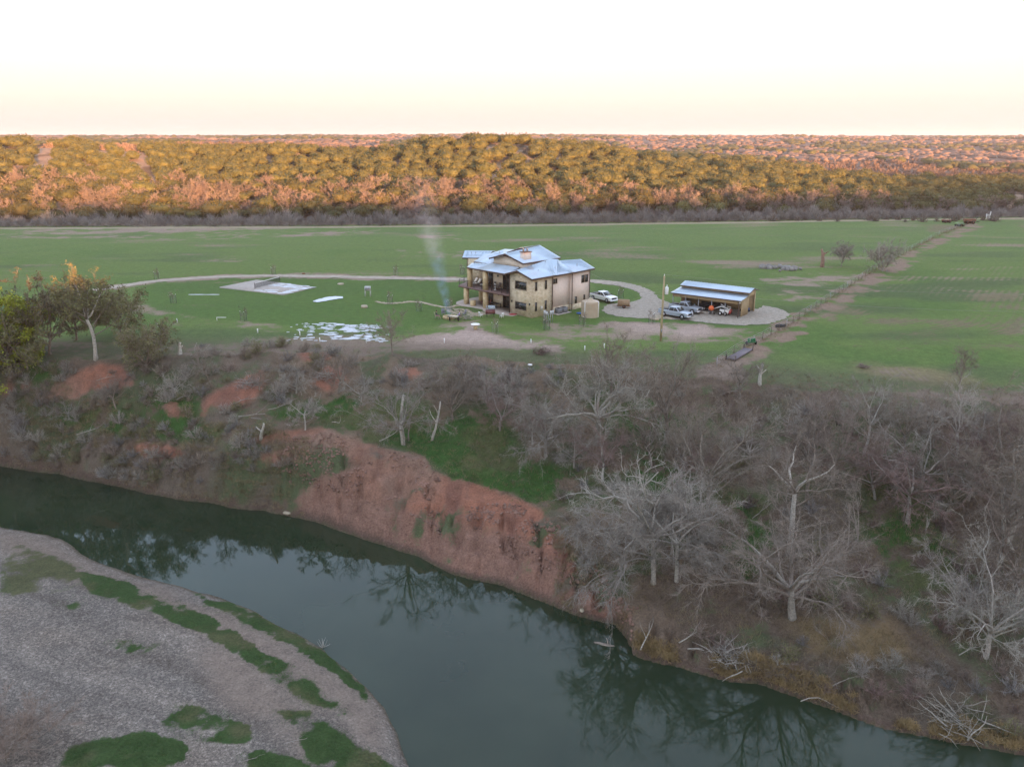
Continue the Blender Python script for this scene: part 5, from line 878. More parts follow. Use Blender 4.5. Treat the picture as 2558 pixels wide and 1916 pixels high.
t = thing('utility_trailer', 'black flat trailer stored in the shade of the barn', 'trailer', bw(5.2, 3.0), bang, scale=1.0); q = MB(); q.box(-1.8, -.9, .55, 1.8, .9, .66); q.box(-1.8, -.9, .66, 1.8, -.84, 1.15); q.box(-1.8, .84, .66, 1.8, .9, 1.15); q.build('bed', BLK, t)
for s in (-1, 1):
    for x in (-.4, .45): w = MB(); w.cylx((x, s * 1.02, .35), .35, .2, 16); wo = w.build('wheel', TY, t); r = MB(); r.cylx((x, s * 1.13, .35), .16, .02, 10); r.build('rim', RIM, wo)
q = MB(); q.tube([(1.8, -.5, .55), (2.8, 0, .5), (1.8, .5, .55)], .05, 5); q.build('tongue', BLK, t)
t = thing('lumber_stack', 'pale boards lying on the floor of the barn beside the trailer', 'lumber', bw(5.0, .6, .0), bang); q = MB()
for i in range(5): q.box(-1.3, -.4 + i * .17, .05 + (i % 2) * .02, 1.3, -.26 + i * .17, .13 + (i % 2) * .02)
q.build('boards', CUSH, t)
q = MB(); q.tube([(0, 0, 0.05), (0, 0, 1.9)], .05, 5); o = q.build('pipe', WHT, None, bw(9.9, .3, .9)); o.rotation_euler = (0, radians(62), bang + pi); tag(o, 'pale pipe leaning against the barn end bay', 'pipe')
t = thing('garden_tractor', 'small dark mower inside the open end bay of the barn', 'mower', bw(L_ - .9, 5.2), bang, scale=.9); q = MB(); q.box(-.6, -.3, .35, .7, .3, .75); q.box(-.7, -.35, .6, -.1, .35, .8); q.build('body', mat('mower_blue', (.05, .08, .16), .5, .1, 3), t)
for x, r0_ in ((-.5, .32), (.5, .22)):
    for s in (-1, 1): w = MB(); w.cylx((x, s * .4, r0_), r0_, .16, 14); w.build('wheel', TY, t)
q = MB(); q.tube([(.05, 0, .75), (-.1, 0, 1.1)], .03, 5); q.build('steering_column', BLK, t)
# water trailer / rusty tank
t = thing('tank_trailer', 'rusty tan cylindrical tank on a trailer frame beside the gravel yard', 'tank trailer', gz(1347, 665), radians(-12), scale=.85); TN = mat('tank_rusty_tan', (.36, .27, .16), .7, .25, 1.5, col2=(.22, .13, .07))
q = MB(); q.tube([(-1.15, 0, 1.0), (-1.05, 0, 1.0), (1.05, 0, 1.0), (1.15, 0, 1.0)], [.55, .68, .68, .55], 20); q.build('tank', TN, t, smooth=False); q = MB(); q.box(-1.3, -.5, .35, 1.3, .5, .45); q.tube([(-1.3, 0, .4), (-2.2, 0, .35)], .05, 5); q.build('frame', RUST, t)
for s in (-1, 1): w = MB(); w.cylx((.1, s * .62, .33), .33, .2, 16); wo = w.build('wheel', TY, t); r = MB(); r.cylx((.1, s * .73, .33), .15, .02, 10); r.build('rim', RUST, wo)
# rain tank
t = thing('rainwater_tank', 'ribbed beige rainwater tank with white pipes at the house corner', 'water tank', (12.35, 122.5, 0)); TB = mat('tank_beige', (.42, .34, .245), .6, .05, 1.5); pr = [(1.36, -.2)]
for i in range(11): pr += [(1.42, .02 + i * .21), (1.42, .15 + i * .21), (1.37, .17 + i * .21), (1.37, .21 + i * .21)]
pr += [(1.40, 2.36), (1.25, 2.48), (.4, 2.72), (.35, 2.82)]; q = MB(); q.tube_z((0, 0), pr, 36); q.build('body', TB, t); q = MB(); q.tube_z((0, 0), [(.33, 2.83), (.33, 2.9), (.28, 2.92)], 16); q.build('lid', TB, t)
for x, y in ((-.95, -1.12), (1.22, -.78)): q = MB(); q.tube([(x * .6, y * .6, 2.55), (x, y, 2.45), (x, y, 0)], .06, 8); q.build('pipe', WHT, t)
# outside units, meters
def hvac(a, b, l): t = thing('air_conditioner', l, 'air conditioner', hw(a, b, .1), HR, 'air conditioners by the house wall'); q = MB(); q.box(-.42, -.42, 0, .42, .42, .85); q.build('casing', mat('ac_grey', (.17, .175, .18), .6, .1, 9), t); q = MB(); q.tube_z((0, 0), [(.3, .852), (.3, .88), (.05, .89)], 14); q.build('fan_grille', BLK, t)
hvac(5.3, -.85, 'grey air conditioner box nearer the stone corner'); hvac(6.6, -.85, 'grey air conditioner box nearer the downspout'); q = MB(); q.box(-1.6, -.75, 0, 1.6, .75, .1); o = q.build('equipment_pad', CONC, None, hw(6.0, -.85, 0)); o.rotation_euler[2] = HR; tag(o, 'concrete pad under the two air conditioners', 'pad')
t = thing('meter_rack', 'row of grey electric meter boxes on posts before the house corner', 'meter rack', (5.5, 117.8, 0), radians(35))
for i, x in enumerate((-.75, -.35, .05, .45, .85)):
    q = MB(); q.box(x - .04, -.04, -.1, x + .04, .04, 1.55); q.build('post', GREY, t)
    if i in (0, 1, 3, 4): q = MB(); q.box(x - .16, -.14, 1.25 if i else 1.45, x + .16, -.05, 1.85 if i else 2.05); q.build('meter_box', mat('box_pale', (.45, .47, .48), .5, .05, 3), t)
q = MB(); q.box(-.2, -.06, .5, .2, .02, 1.2); o = q.build('utility_box', mat('box_tan', (.5, .46, .4), .5, .05, 3), None, hw(2.1, -.08, .4)); o.rotation_euler[2] = HR; tag(o, 'pale utility box fixed to the stone wall beside the slit window', 'utility box')
for a, b, l, c in ((8.2, -1.6, 'blue tarp bundle beside the rainwater tank', (.05, .16, .5)), (-.6, 3.6, 'red mat lying at the stone corner of the patio', (.35, .05, .05))):
    q = MB(); p = hw(a, b, .05) if a < 0 else (11.0, 124.2, .05); q.prism([(.6 * cos(x) * (1 + .15 * sin(3 * x)), .35 * sin(x)) for x in np.linspace(0, 2 * pi, 10)[:-1]], 0, .16); o = q.build('tarp' if a > 0 else 'mat', mat('cloth_' + ('blue' if a > 0 else 'red'), c, .7, .1, 3), None, p); tag(o, l, 'tarp' if a > 0 else 'mat')
# round table
t = thing('round_table', 'round white table top on a square tan stone pedestal in the dirt', 'table', (-5.4, 113.6, hgt(-5.4, 113.6)), .3); q = MB(); q.box(-.24, -.24, -.1, .24, .24, .75); q.build('pedestal', STC, t); q = MB(); q.tube_z((0, 0), [(.66, .74), (.68, .78), (.66, .83)], 28); q.build('tabletop', WHT, t)
# fire pit and the people round it
t = thing('fire_pit', 'round low stone fire pit with ash and a smoking log', 'fire pit', (-9.7, 121.0, .0)); q = MB(); n = 22
for i in range(n): a = 2 * pi * i / n; q.cbox((1.0 * cos(a), .9 * sin(a), .18), (.3, .26, .4), a)
q.build('stone_ring', STC, t); q = MB(); q.tube_z((0, 0), [(.86, .0), (.86, .14), (.1, .17)], 16); q.build('ash', mat('ash', (.22, .21, .2), .95, .2, 4), t); q = MB(); q.tube([(-.5, -.2, .25), (.5, .25, .3)], .08, 7); q.tube([(-.3, .4, .22), (.35, -.4, .3)], .07, 7); q.build('logs', DARK, t)
ac = patio_chair(mat('chair_tan', (.34, .27, .22), .8, .15, 3)); gc = patio_chair(mat('chair_grey', (.17, .17, .18), .8, .15, 3))
place(ac, (-11.75, 120.5, 0.05), .1, 1, 'tan wooden chair at the left of the fire pit with a person in it', 'tan chairs round the fire pit', 'chair'); place(ac, (-8.2, 120.3, .05), 2.9, 1, 'tan wooden chair at the right of the fire pit under the person in lavender', 'tan chairs round the fire pit', 'chair')
place(gc, (-10.9, 122.9, .05), -1.2, 1, 'empty grey chair behind the smoke', 'grey chairs round the fire pit', 'chair'); place(gc, (-7.6, 122.2, .05), 3.7, 1, 'empty grey chair nearest the patio path', 'grey chairs round the fire pit', 'chair')
t = thing('wheelbarrow', 'small two-wheeled garden cart with black tyres in front of the fire pit', 'cart', (-8.9, 119.0, 0.05), -.2); q = MB(); q.add([(-.5, -.3, .45), (.5, -.3, .45), (.5, .3, .45), (-.5, .3, .45), (-.65, -.4, .75), (.65, -.4, .75), (.65, .4, .75), (-.65, .4, .75)], [(0, 3, 2, 1), (0, 1, 5, 4), (1, 2, 6, 5), (2, 3, 7, 6), (3, 0, 4, 7)]); q.build('tray', CUSH, t)
for x in (-.7, .7): w = MB(); w.cylx((x, -.1, .3), .3, .12, 14, axis='x'); w.build('wheel', TY, t)
q = MB(); q.tube([(-.5, .3, .6), (-.35, 1.2, .85)], .03, 5); q.tube([(.5, .3, .6), (.35, 1.2, .85)], .03, 5); q.tube([(-.7, -.1, .3), (.7, -.1, .3)], .03, 5); q.build('handles', BLK, t)
t = thing('brush_pile', 'heap of cut grey branches at the right of the fire pit', 'brush pile', (-7.1, 120.2, 0.0)); q = MB(); rg = np.random.default_rng(4); bs_ = rg.normal(0, .35, (90, 3)) * [1, 1, .3] + [0, 0, .25]; ds_ = rg.normal(0, 1, (90, 3)) * [1, 1, .5]; ds_[:, 2] = np.abs(ds_[:, 2]); ds_ /= np.linalg.norm(ds_, axis=1)[:, None]; twigs(q, bs_, ds_, 1.0, .025, rg); q.build('branches', BK['grey'], t)
def person(loc, rz, top, legs, hairc, label, lean=.12):
    o = thing('person', label, 'person', loc, rz); sk = mat('skin', (.46, .28, .2), .6, .05, 5)
    V = [((0, 0, .50), .15), ((0, 0, .68), .13), ((-.05, 0, .88), .15), ((-.05, 0, 1.0), .09), ((-.03, 0, 1.09), .055), ((-.01, 0, 1.17), .085), ((0, 0, 1.27), .09)]; E = [(0, 1), (1, 2), (2, 3), (3, 4), (4, 5), (5, 6)]; leg = []; arm = []
    for s in (-1, 1):
        b = len(V); V += [((.08, s * .10, .50), .09), ((.45, s * .13, .52), .07), ((.52, s * .13, .10), .045), ((.66, s * .14, .05), .035)]; E += [(0, b), (b, b + 1), (b + 1, b + 2), (b + 2, b + 3)]
        b = len(V); V += [((-.05, s * .19, .95), .06), ((.0, s * .25, .72), .045), ((.24, s * .17, .66), .035), ((.31, s * .15, .66), .03)]; E += [(2, b), (b, b + 1), (b + 1, b + 2), (b + 2, b + 3)]; hnd = b + 3
        for j, (dy, L_f) in enumerate(((-.032, .055), (-.012, .072), (.010, .075), (.030, .062), (.045, .035))): c = len(V); V += [((.335 + L_f * .5, s * (.15 + dy * .8), .655), .009), ((.33 + L_f, s * (.15 + dy), .63), .007)]; E += [(hnd, c), (c, c + 1)]
    me = bpy.data.meshes.new('body'); me.from_pydata([v for v, _ in V], E, []); ob = bpy.data.objects.new('body', me); COL.objects.link(ob); ob.parent = o
    md = ob.modifiers.new('skin', 'SKIN'); me.skin_vertices.new() if not me.skin_vertices else None
    for i, (_, r) in enumerate(V): me.skin_vertices[0].data[i].radius = (r, r)
    me.skin_vertices[0].data[0].use_root = True; md.use_smooth_shade = True; ob.modifiers.new('sub', 'SUBSURF').levels = 1; ob.modifiers['sub'].render_levels = 1
    m, N, L, P = new_mat('clothed_body'); tc = N.new('ShaderNodeTexCoord'); sp = N.new('ShaderNodeSeparateXYZ'); L.new(tc.outputs['Object'], sp.inputs[0]); r = N.new('ShaderNodeValToRGB'); r.color_ramp.interpolation = 'CONSTANT'
    while len(r.color_ramp.elements) < 3: r.color_ramp.elements.new(.5)
    for e_, (p_, c_) in zip(r.color_ramp.elements, ((0, legs), (.585, top), (1.05, (.46, .28, .2)))): e_.color = (*c_, 1); e_.position = min(p_ / 1.4, 1)
    mm = N.new('ShaderNodeMath'); mm.operation = 'DIVIDE'; mm.inputs[1].default_value = 1.4; L.new(sp.outputs['Z'], mm.inputs[0]); L.new(mm.outputs[0], r.inputs[0]); L.new(r.outputs[0], P.inputs['Base Color']); P.inputs['Roughness'].default_value = .8; me.materials.append(m)
    h = MB(); h.tube_z((-.02, 0), [(.07, 1.19), (.1, 1.24), (.105, 1.31), (.07, 1.37), (.02, 1.385)], 12); h.build('hair', mat('hair', hairc, .7, .1, 9), o, smooth=True); f = MB(); f.tube_z((.085, 0), [(.006, 1.20), (.016, 1.205), (.006, 1.24)], 6); f.build('nose', sk, o); return o
person((-11.75, 120.5, 0.02), .1, (.03, .03, .04), (.30, .17, .15), (.03, .02, .015), 'person seated at the left of the fire pit in a dark top')
person((-8.2, 120.3, 0.02), 2.9, (.45, .34, .55), (.04, .045, .08), (.10, .06, .04), 'person seated at the right of the fire pit in a lavender top and dark trousers')
# smoker and small things by the patio
t = thing('barrel_smoker', 'maroon barrel smoker with a grey firebox at the patio edge', 'smoker', (-3.4, 121.6, .05), .1); MR = mat('smoker_maroon', (.13, .045, .045), .5, .15, 4); q = MB(); q.cylx((0, 0, .85), .36, 1.5, 18, 'x'); q.build('barrel', MR, t); q = MB(); q.box(-.35, .1, 1.15, .75, .6, 1.75); q.build('firebox', mat('smoker_grey', (.33, .38, .42), .4, .08, 4), t)
for x in (-.55, .55):
    for y in (-.25, .25): q = MB(); q.tube([(x, y, 0), (x, y * .6, .6)], .03, 5); q.build('leg', BLK, t)
q = MB(); q.tube([(-.6, 0, 1.1), (-.6, 0, 1.9)], .06, 8); q.build('stack', GREY, t)
for p, l in (((-4.9, 121.9), 'white folding chair at the left of the barrel smoker'), ((-1.2, 121.4), 'small white folding chair between the smoker and the stone corner')):
    pass
wc = patio_chair(WHT); place(wc, (-4.9, 121.7, .07), .6, .85, 'white folding chair at the left of the barrel smoker', 'white chairs by the smoker', 'chair'); place(wc, (-1.6, 121.0, .07), 2.2, .85, 'white folding chair at the right of the barrel smoker', 'white chairs by the smoker', 'chair')
# ================================================================== lawn and field furniture
def rock(name, X, Y, s, label, m=None, seed=1, flat=.45, xyz=None):
    g = np.random.default_rng(seed); bm = bmesh.new(); bmesh.ops.create_icosphere(bm, subdivisions=2, radius=1.0); q = MB(); V = np.array([tuple(v.co) for v in bm.verts]); V = V * (1 + g.normal(0, .07, (len(V), 1))) * [s, s * .7, s * flat]; V[:, 2] = np.clip(V[:, 2], -s * flat * .6, s * flat * .55)
    q.add(V, [tuple(v.index for v in f.verts) for f in bm.faces]); bm.free(); p = put(X, Y); o = q.build(name, m or SS, None, (p[0], p[1], p[2] + s * flat * .35)); o.rotation_euler[2] = g.uniform(0, 6); return tag(o, label, 'boulder')
rock('boulder', 787, 664.5, .85, 'tan boulder lying on the lawn left of the lone leafless tree', seed=2); rock('boulder', 736, 614.5, .95, 'flat pale boulder on the lawn behind the snow patch', seed=3, flat=.2); rock('boulder', 1413, 690, 1.0, 'flat tan rock at the foot of the utility pole on its left', seed=4, flat=.3); rock('boulder', 1422, 685, .9, 'flat tan rock hidden partly behind the utility pole', seed=5, flat=.25); rock('boulder', 1445, 688, .8, 'flat tan rock at the right of the utility pole', seed=6, flat=.2); rock('boulder', 504 * 1.0 + 152, 610 - 18, .5, 'small rusty stump-like rock beside the drive above the court', RUST, 7)
rock('boulder', 1145, 790, .32, 'small white block on the grass at the top of the bank', WHT, 8, .5); rock('boulder', 1257, 1322, .3, 'pale stone at the water edge below the red scree', SS, 9); rock('boulder', 620, 1110, .5, 'green-grey tussock stone in the water edge', SS, 10)
t = thing('deer_feeder', 'grey box stand on four legs on the lawn left of the garden path', 'feeder', tuple(gz(795, 640))); q = MB(); q.box(-.5, -.35, 1.05, .5, .35, 1.75); q.build('box', mat('feeder_grey', (.46, .46, .45), .6, .08, 3), t); q = MB(); q.box(-.4, -.38, 1.2, .4, -.352, 1.6); q.build('panel', mat('feeder_panel', (.25, .26, .27), .5, .08, 3), t)
for x in (-.46, .46):
    for y in (-.3, .3): q = MB(); q.box(x - .04, y - .04, -.05, x + .04, y + .04, 1.06); q.build('leg', mat('feeder_leg', (.5, .5, .48), .6, .08, 3), t)
# tree guards: three stakes and wire round a sapling
gp0 = thing('tree_guard', None, 'tree guard'); 
for i in range(3): a = i * 2.1; q = MB(); q.box(.5 * cos(a) - .018, .5 * sin(a) - .018, -.05, .5 * cos(a) + .018, .5 * sin(a) + .018, 1.45); po = q.build('stake', BLK, gp0); q = MB(); q.box(.5 * cos(a) - .03, .5 * sin(a) - .03, 1.452, .5 * cos(a) + .03, .5 * sin(a) + .03, 1.58); q.build('cap', WHT, po)
q = MB()
for z in (.1, .4, .7, 1.0, 1.3): q.tube([(.5 * cos(a), .5 * sin(a), z) for a in np.linspace(0, 2 * pi, 13)], .008, 3, False)
for a in np.linspace(0, 2 * pi, 13)[:-1]: q.tube([(.5 * cos(a), .5 * sin(a), .1), (.5 * cos(a), .5 * sin(a), 1.3)], .006, 3, False)
q.build('wire_mesh', GREY, gp0)
tr, cr, _, _ = bare_tree(400, H=2.3, spread=.7, r0=.03, trunk=.35, nl=5, nb=3, ntw=5, tw=.010, twl=.3); sp0 = thing('sapling', None, 'sapling'); tr.build('trunk', BK['brown'], sp0); cr.build('crown', BK['brown'], sp0)
wh = lambda X, Y: ('behind the far drive' if Y < 600 else 'on the left lawn' if X < 700 else 'on the lawn near the garden path' if X < 980 else 'on the dirt by the round table' if X < 1130 else 'in front of the meter rack' if X < 1200 else 'below the rainwater tank' if X < 1270 else 'on the drive island lawn' if X < 1345 else 'on the grass below the gravel yard')
for i, (X, Y) in enumerate([(375, 655), (527, 693), (842, 657), (906, 673), (970, 670), (1070, 719), (1180, 711), (1258, 704), (1340, 645), (1408, 698), (340, 603), (590, 594), (1000, 593), (855, 595)]):
    p = gz(X, Y); p[2] = hgt(p[0], p[1]); side = ['first', 'second', 'third', 'fourth', 'fifth', 'sixth', 'seventh'][0]
    place(gp0, p, i, 1, 'wire tree guard with white-capped stakes ' + wh(X, Y), 'tree guards round the saplings', 'tree guard'); place(sp0, p, i * 2., 1, 'bare sapling inside the wire guard ' + wh(X, Y), 'saplings in wire guards', 'sapling')
# white stakes along the bank
st0 = None
for i, (X, Y) in enumerate([(341, 706), (348, 706), (383, 697), (557, 719), (648, 725), (691, 739), (792, 741), (1147, 742), (1263, 757), (1305, 752), (960, 741)]):
    p = put(X, Y)
    if st0 is None: q = MB(); q.box(-.06, -.06, -.1, .06, .06, .62); st0 = q.build('survey_stake', WHT); o = st0
    else: o = st0.copy(); COL.objects.link(o)
    o.location = tuple(p); tag(o, 'short white stake standing in the rough grass at the top of the bank', 'stake', 'white stakes along the top of the bank')
p = put(478, 693); t = thing('pipe_stand', 'low white pipe on short legs in the bare ground of the left lawn', 'pipe', tuple(p)); q = MB(); q.tube([(-.7, 0, .5), (.8, 0, .5)], .06, 6); q.build('rail', WHT, t); q = MB(); q.box(-.7, -.04, -.1, -.62, .04, .5); q.build('leg', WHT, t)
# utility pole and lines
pp = gz(1427, 723); PH = 9.05; t = thing('utility_pole', 'tall wooden utility pole with a white transformer can', 'utility pole', (20.72, 106.7, 0)); PO = mat('pole_wood', (.33, .265, .15), .85, .15, 2)
q = MB(); q.tube([(0, 0, -.5), (0, 0, 4), (0, 0, PH)], [.17, .15, .12], 12); q.build('pole', PO, t); q = MB(); q.tube_z((.42, -.05), [(.2, 6.55), (.24, 6.6), (.24, 7.45), (.2, 7.55), (.06, 7.6), (.05, 7.85)], 16); tr_ = q.build('transformer', mat('transformer_white', (.68, .69, .69), .45, .05, 3), t); q = MB(); q.box(.1, -.06, 6.9, .2, .02, 7.1); q.build('bracket', GREY, tr_); q = MB(); q.cyl((0, 0), .05, PH, PH + .25, 8); q.build('insulator', WHT, t)
q = MB(); q.box(-.07, -.2, 1.2, .07, -.12, 1.7); q.build('meter', GREY, t)
def cable(a, b, sag, l): a = np.array(a); b = np.array(b); pts = [a + (b - a) * u + [0, 0, -4 * sag * u * (1 - u)] for u in np.linspace(0, 1, 24)]; q = MB(); q.tube(pts, .012, 4, False); tag(q.build('power_line', mat('cable', (.22, .21, .19), .6, .05, 3)), l, 'power line')
def wend(X, Y, y): d = ray(X, Y); t_ = y / d[1]; return d * t_ + np.array([0, 0, CAMZ])
WE1 = wend(2400, 634, 113); WE2 = wend(2400, 673, 113); cable((20.72, 106.7, PH + .2), np.array(WE1), 1.0, 'upper power line running right from the top of the pole'); cable((20.72, 106.7, 7.2), np.array(WE2), 1.0, 'lower power line running right over the crop field'); cable((20.72, 106.7, 6.3), hw(13.4, -.3, 5.6), .5, 'thin cable from the pole to the house corner')
# fence along the track
fpts = [(1548, 792), (1590, 762), (1640, 738), (1700, 706), (1760, 668), (1830, 622), (1890, 583), (1960, 545), (2030, 508), (2080, 489)]
FW = np.array([put(*p) for p in fpts]); seg_ = np.concatenate([[0], np.cumsum(np.linalg.norm(np.diff(FW[:, :2], axis=0), axis=1))]); t = thing('wire_fence', 'wire fence on dark posts running along the dirt track', 'fence'); n = int(seg_[-1] / 3.2); pp_ = []
for i in range(n + 1):
    s = seg_[-1] * i / n; x = np.interp(s, seg_, FW[:, 0]); y = np.interp(s, seg_, FW[:, 1]); z = hgt(x, y); pp_.append((x, y, z)); q = MB(); q.cyl((0, 0), .035, -.3, 1.2, 6); q.build('post', TRIM if i % 4 else GREY, t, (x, y, z))
q = MB(); [q.tube([(a, b, c + h) for a, b, c in pp_], .012, 3, False) for h in (.3, .6, .9, 1.2)]; q.build('wire', GREY, t)
xs_ = np.random.default_rng(3).uniform(0, seg_[-1], 900); px_ = np.interp(xs_, seg_, FW[:, 0]) + np.random.default_rng(4).normal(0, .5, 900); py_ = np.interp(xs_, seg_, FW[:, 1]) + np.random.default_rng(5).normal(0, .6, 900)
tufts('fence_weeds', GRS['dry'], np.stack([px_, py_, height(px_, py_)], 1), .4, .014, 7, 33, 'dry weeds grown through the foot of the wire fence', 'weeds', 0, .5)
# field stump, rubble, machinery
def snag(X, Y, H_, r, label, m, seed, forks=2, lean=(0, 0), cat='stump', name='tree_stump'):
    g = np.random.default_rng(seed); p = put(X, Y); t = thing(name, label, cat, tuple(p)); q = MB(); T = wander(g, np.array([0, 0, -.3]), unit(np.array([lean[0], lean[1], 1.])), H_, 6, .12, .1); q.tube(T, list(np.linspace(r * 1.35, r * .55, 7)), 7)
    for i in range(forks): k = 3 + i % 3; B_ = wander(g, T[k], unit(np.array([g.normal(0, .7), g.normal(0, .4), .8])), H_ * .35, 3, .15, 0); q.tube(B_, [r * .6, r * .45, r * .35, r * .2], 5)
    q.build('trunk', m, t, smooth=True); return t
snag(1776, 577, 4.3, .38, 'broken reddish dead stump with a pale top in the field', mat('snag_red', (.22, .14, .105), .9, .25, 2), 51, 2, (-.05, 0)); snag(1641, 832, 2.8, .2, 'white split snag above the wood', BK['pale'], 52, 2, (.08, 0), 'dead tree', 'dead_tree'); snag(871, 960, 6.3, .2, 'tall pale split dead trunk on the green bench', BK['pale'], 53, 1, (-.03, .05), 'dead tree', 'dead_tree')
snag(932, 952, 5.0, .13, 'thin pale dead trunk leaning right over the green grass', BK['pale'], 54, 2, (.42, .1), 'dead tree', 'dead_tree'); snag(564, 948, 2.6, .18, 'short pale broken trunk standing at the scarp rim', BK['pale'], 55, 1, (.05, 0), 'dead tree', 'dead_tree'); snag(883, 953, 3.5, .08, 'thin pale sapling trunk beside the tall split one', BK['tan'], 56, 1, (.02, 0), 'dead tree', 'dead_tree')
snag(389, 765, 1.9, .26, 'white broken stump at the top of the left bank', BK['pale'], 57, 2, (-.1, 0)); snag(1505, 1170, 7.5, .22, 'orange-topped broken trunk rising behind the sycamore clump', BK['tan'], 58, 3, (-.25, .1), 'dead tree', 'dead_tree'); snag(2190, 1190, 6.5, .18, 'jagged white dead limb near the right edge', BK['pale'], 59, 3, (-.5, .1), 'dead tree', 'dead_tree')
def log(X, Y, L_, r, rz, label, m=None, tilt=0.0, seed=1, br=2):
    g = np.random.default_rng(seed); p = put(X, Y); t = thing('fallen_branch', label, 'fallen branch', tuple(p), rz); q = MB(); T = wander(g, np.array([-L_ / 2, 0, r + .12]), unit(np.array([1, 0, tilt])), L_, 6, .12, 0); r *= .62; q.tube(T, list(np.linspace(r, r * .35, 7)), 6)
    for i in range(br): k = 2 + i % 4; B_ = wander(g, T[k], unit(np.array([.7, g.normal(0, .8), .4])), L_ * .4, 4, .2, 0); q.tube(B_, [r * .5, r * .4, r * .3, r * .2, r * .1], 4)
    q.build('wood', m or BK['grey'], t)
for i, a in enumerate([(570, 895, 6, .11, .5, 'bleached forked branch lying above the scarp rim'), (590, 905, 5, .09, .2, 'second bleached branch crossing the forked one'), (610, 880, 4, .08, .9, 'grey fallen branch near the small grey tree'), (530, 872, 3.4, .1, .7, 'grey fallen log under the left thicket'), (405, 862, 3, .1, 1.0, 'pale fallen limb on the green slope at left'), (335, 768, 2.6, .12, -.1, 'bleached log beside the dark olive thicket'), (240, 820, 3.5, .07, .8, 'thin grey branch over the left scarp'),
      (205, 930, 5, .1, 1.1, 'long dead limb lying down the left slope'), (130, 820, 3, .06, 2.2, 'short thin branch under the leafy trees'), (740, 912, 2.5, .1, .5, 'orange-grey fallen limb right of the small grey tree'), (840, 950, 2.8, .13, .9, 'weathered log piece on the green bench'), (1545, 1395, 5, .1, .3, 'bleached branch on the slope above the bend'), (1500, 1375, 4, .09, .7, 'slanting pale branch uphill of the drift pile'), (1570, 1440, 4, .1, -1.3, 'branch hanging down to the water under the drift pile'),
      (1400, 1380, 4, .1, 1.1, 'exposed pale roots hanging at the water corner'), (1780, 1500, 5, .06, .5, 'thin pale branch on the golden bank'), (1850, 1480, 4, .05, .2, 'thin forked twig above the golden bank'), (1350, 1170, 5, .15, .8, 'thick grey limb low under the sycamore'), (2100, 1400, 4, .07, .6, 'pale fallen branch on the lower right slope'), (1640, 1110, 3.5, .07, .9, 'thin bare limb on the ground among the wood'), (1750, 1210, 3, .05, 1.3, 'thin white stick on the open slope'), (550, 1640, 2, .04, .4, 'thin driftwood stick in the grass of the gravel bar'), (640, 1610, 1.6, .05, .1, 'short driftwood log on the sandy strip of the bar'), (335, 1232, 1.3, .05, .3, 'small driftwood stick on the upper gravel bar')]): log(*a, seed=200 + i)
t = thing('driftwood', 'pale forked driftwood snag sticking out of the river below the bend', 'driftwood', tuple(gz(1316, 1386, -13.0)), .1); q = MB(); g = np.random.default_rng(8); T = wander(g, np.array([-1.3, 0, .05]), np.array([1., 0, .03]), 2.8, 7, .12, 0); q.tube(T, [.05, .12, .18, .2, .17, .12, .08, .03], 7); q.tube([T[3], T[3] + [.0, .2, .35], T[3] + [-.1, .3, .6]], [.09, .06, .03], 5); q.tube([T[5], T[5] + [.3, -.2, .2]], [.07, .03], 5); q.build('wood', BK['tan'], t)
t = thing('driftwood', 'spray of thin white twigs standing in the water beside the gravel bar', 'driftwood', tuple(gz(697, 1398, -13.0))); q = MB(); g = np.random.default_rng(9); 
for i in range(9): d = unit(np.array([g.normal(0, .7), g.normal(0, .4), 1.])); q.tube(wander(g, np.array([0, 0, -.1]), d, g.uniform(.5, 1.1), 4, .18, 0), [.025, .02, .015, .01, .006], 4)
q.build('twigs', BK['pale'], t)
for X, Y, s, l, b, k in ((1575, 1425, 1.7, 'tangled grey drift pile on the bank above the water', 'grey', 1), (2065, 1560, 2.2, 'grey heap of dead branches at the lower right water edge', 'grey', 2), (1170, 765, 1.2, 'low heap of reddish brush beside the dirt patch', 'rust', 3), (440, 770, 1.6, 'grey heap of cut brush at the top of the left bank', 'grey', 4), (310, 790, 1.3, 'dark heap of dead twigs below the olive thicket', 'brown', 5), (700, 820, 1.6, 'jumble of dead grey branches between the two upper red scarps', 'grey', 6), (540, 835, 1.8, 'grey dead tangle over the second red scarp', 'grey', 7), (1865, 795, .6, 'dark scrap heap in the tan grass', 'brown', 8)):
    g = np.random.default_rng(500 + k); t = thing('brush_heap', l, 'brush heap', tuple(put(X, Y))); q = MB(); n = 190; b0 = g.normal(0, s * .45, (n, 3)) * [1, 1, .25] + [0, 0, .2 * s]; d = g.normal(0, 1, (n, 3)) * [1, 1, .45]; d[:, 2] = np.abs(d[:, 2]); d /= np.linalg.norm(d, axis=1)[:, None]; twigs(q, b0, d, s * .9, .022, g, .4)
    for i in range(10): q.tube(wander(g, b0[i], d[i], s * 1.1, 4, .15, 0), [.06, .05, .04, .03, .015], 4)
    q.build('branches', BK[b], t)
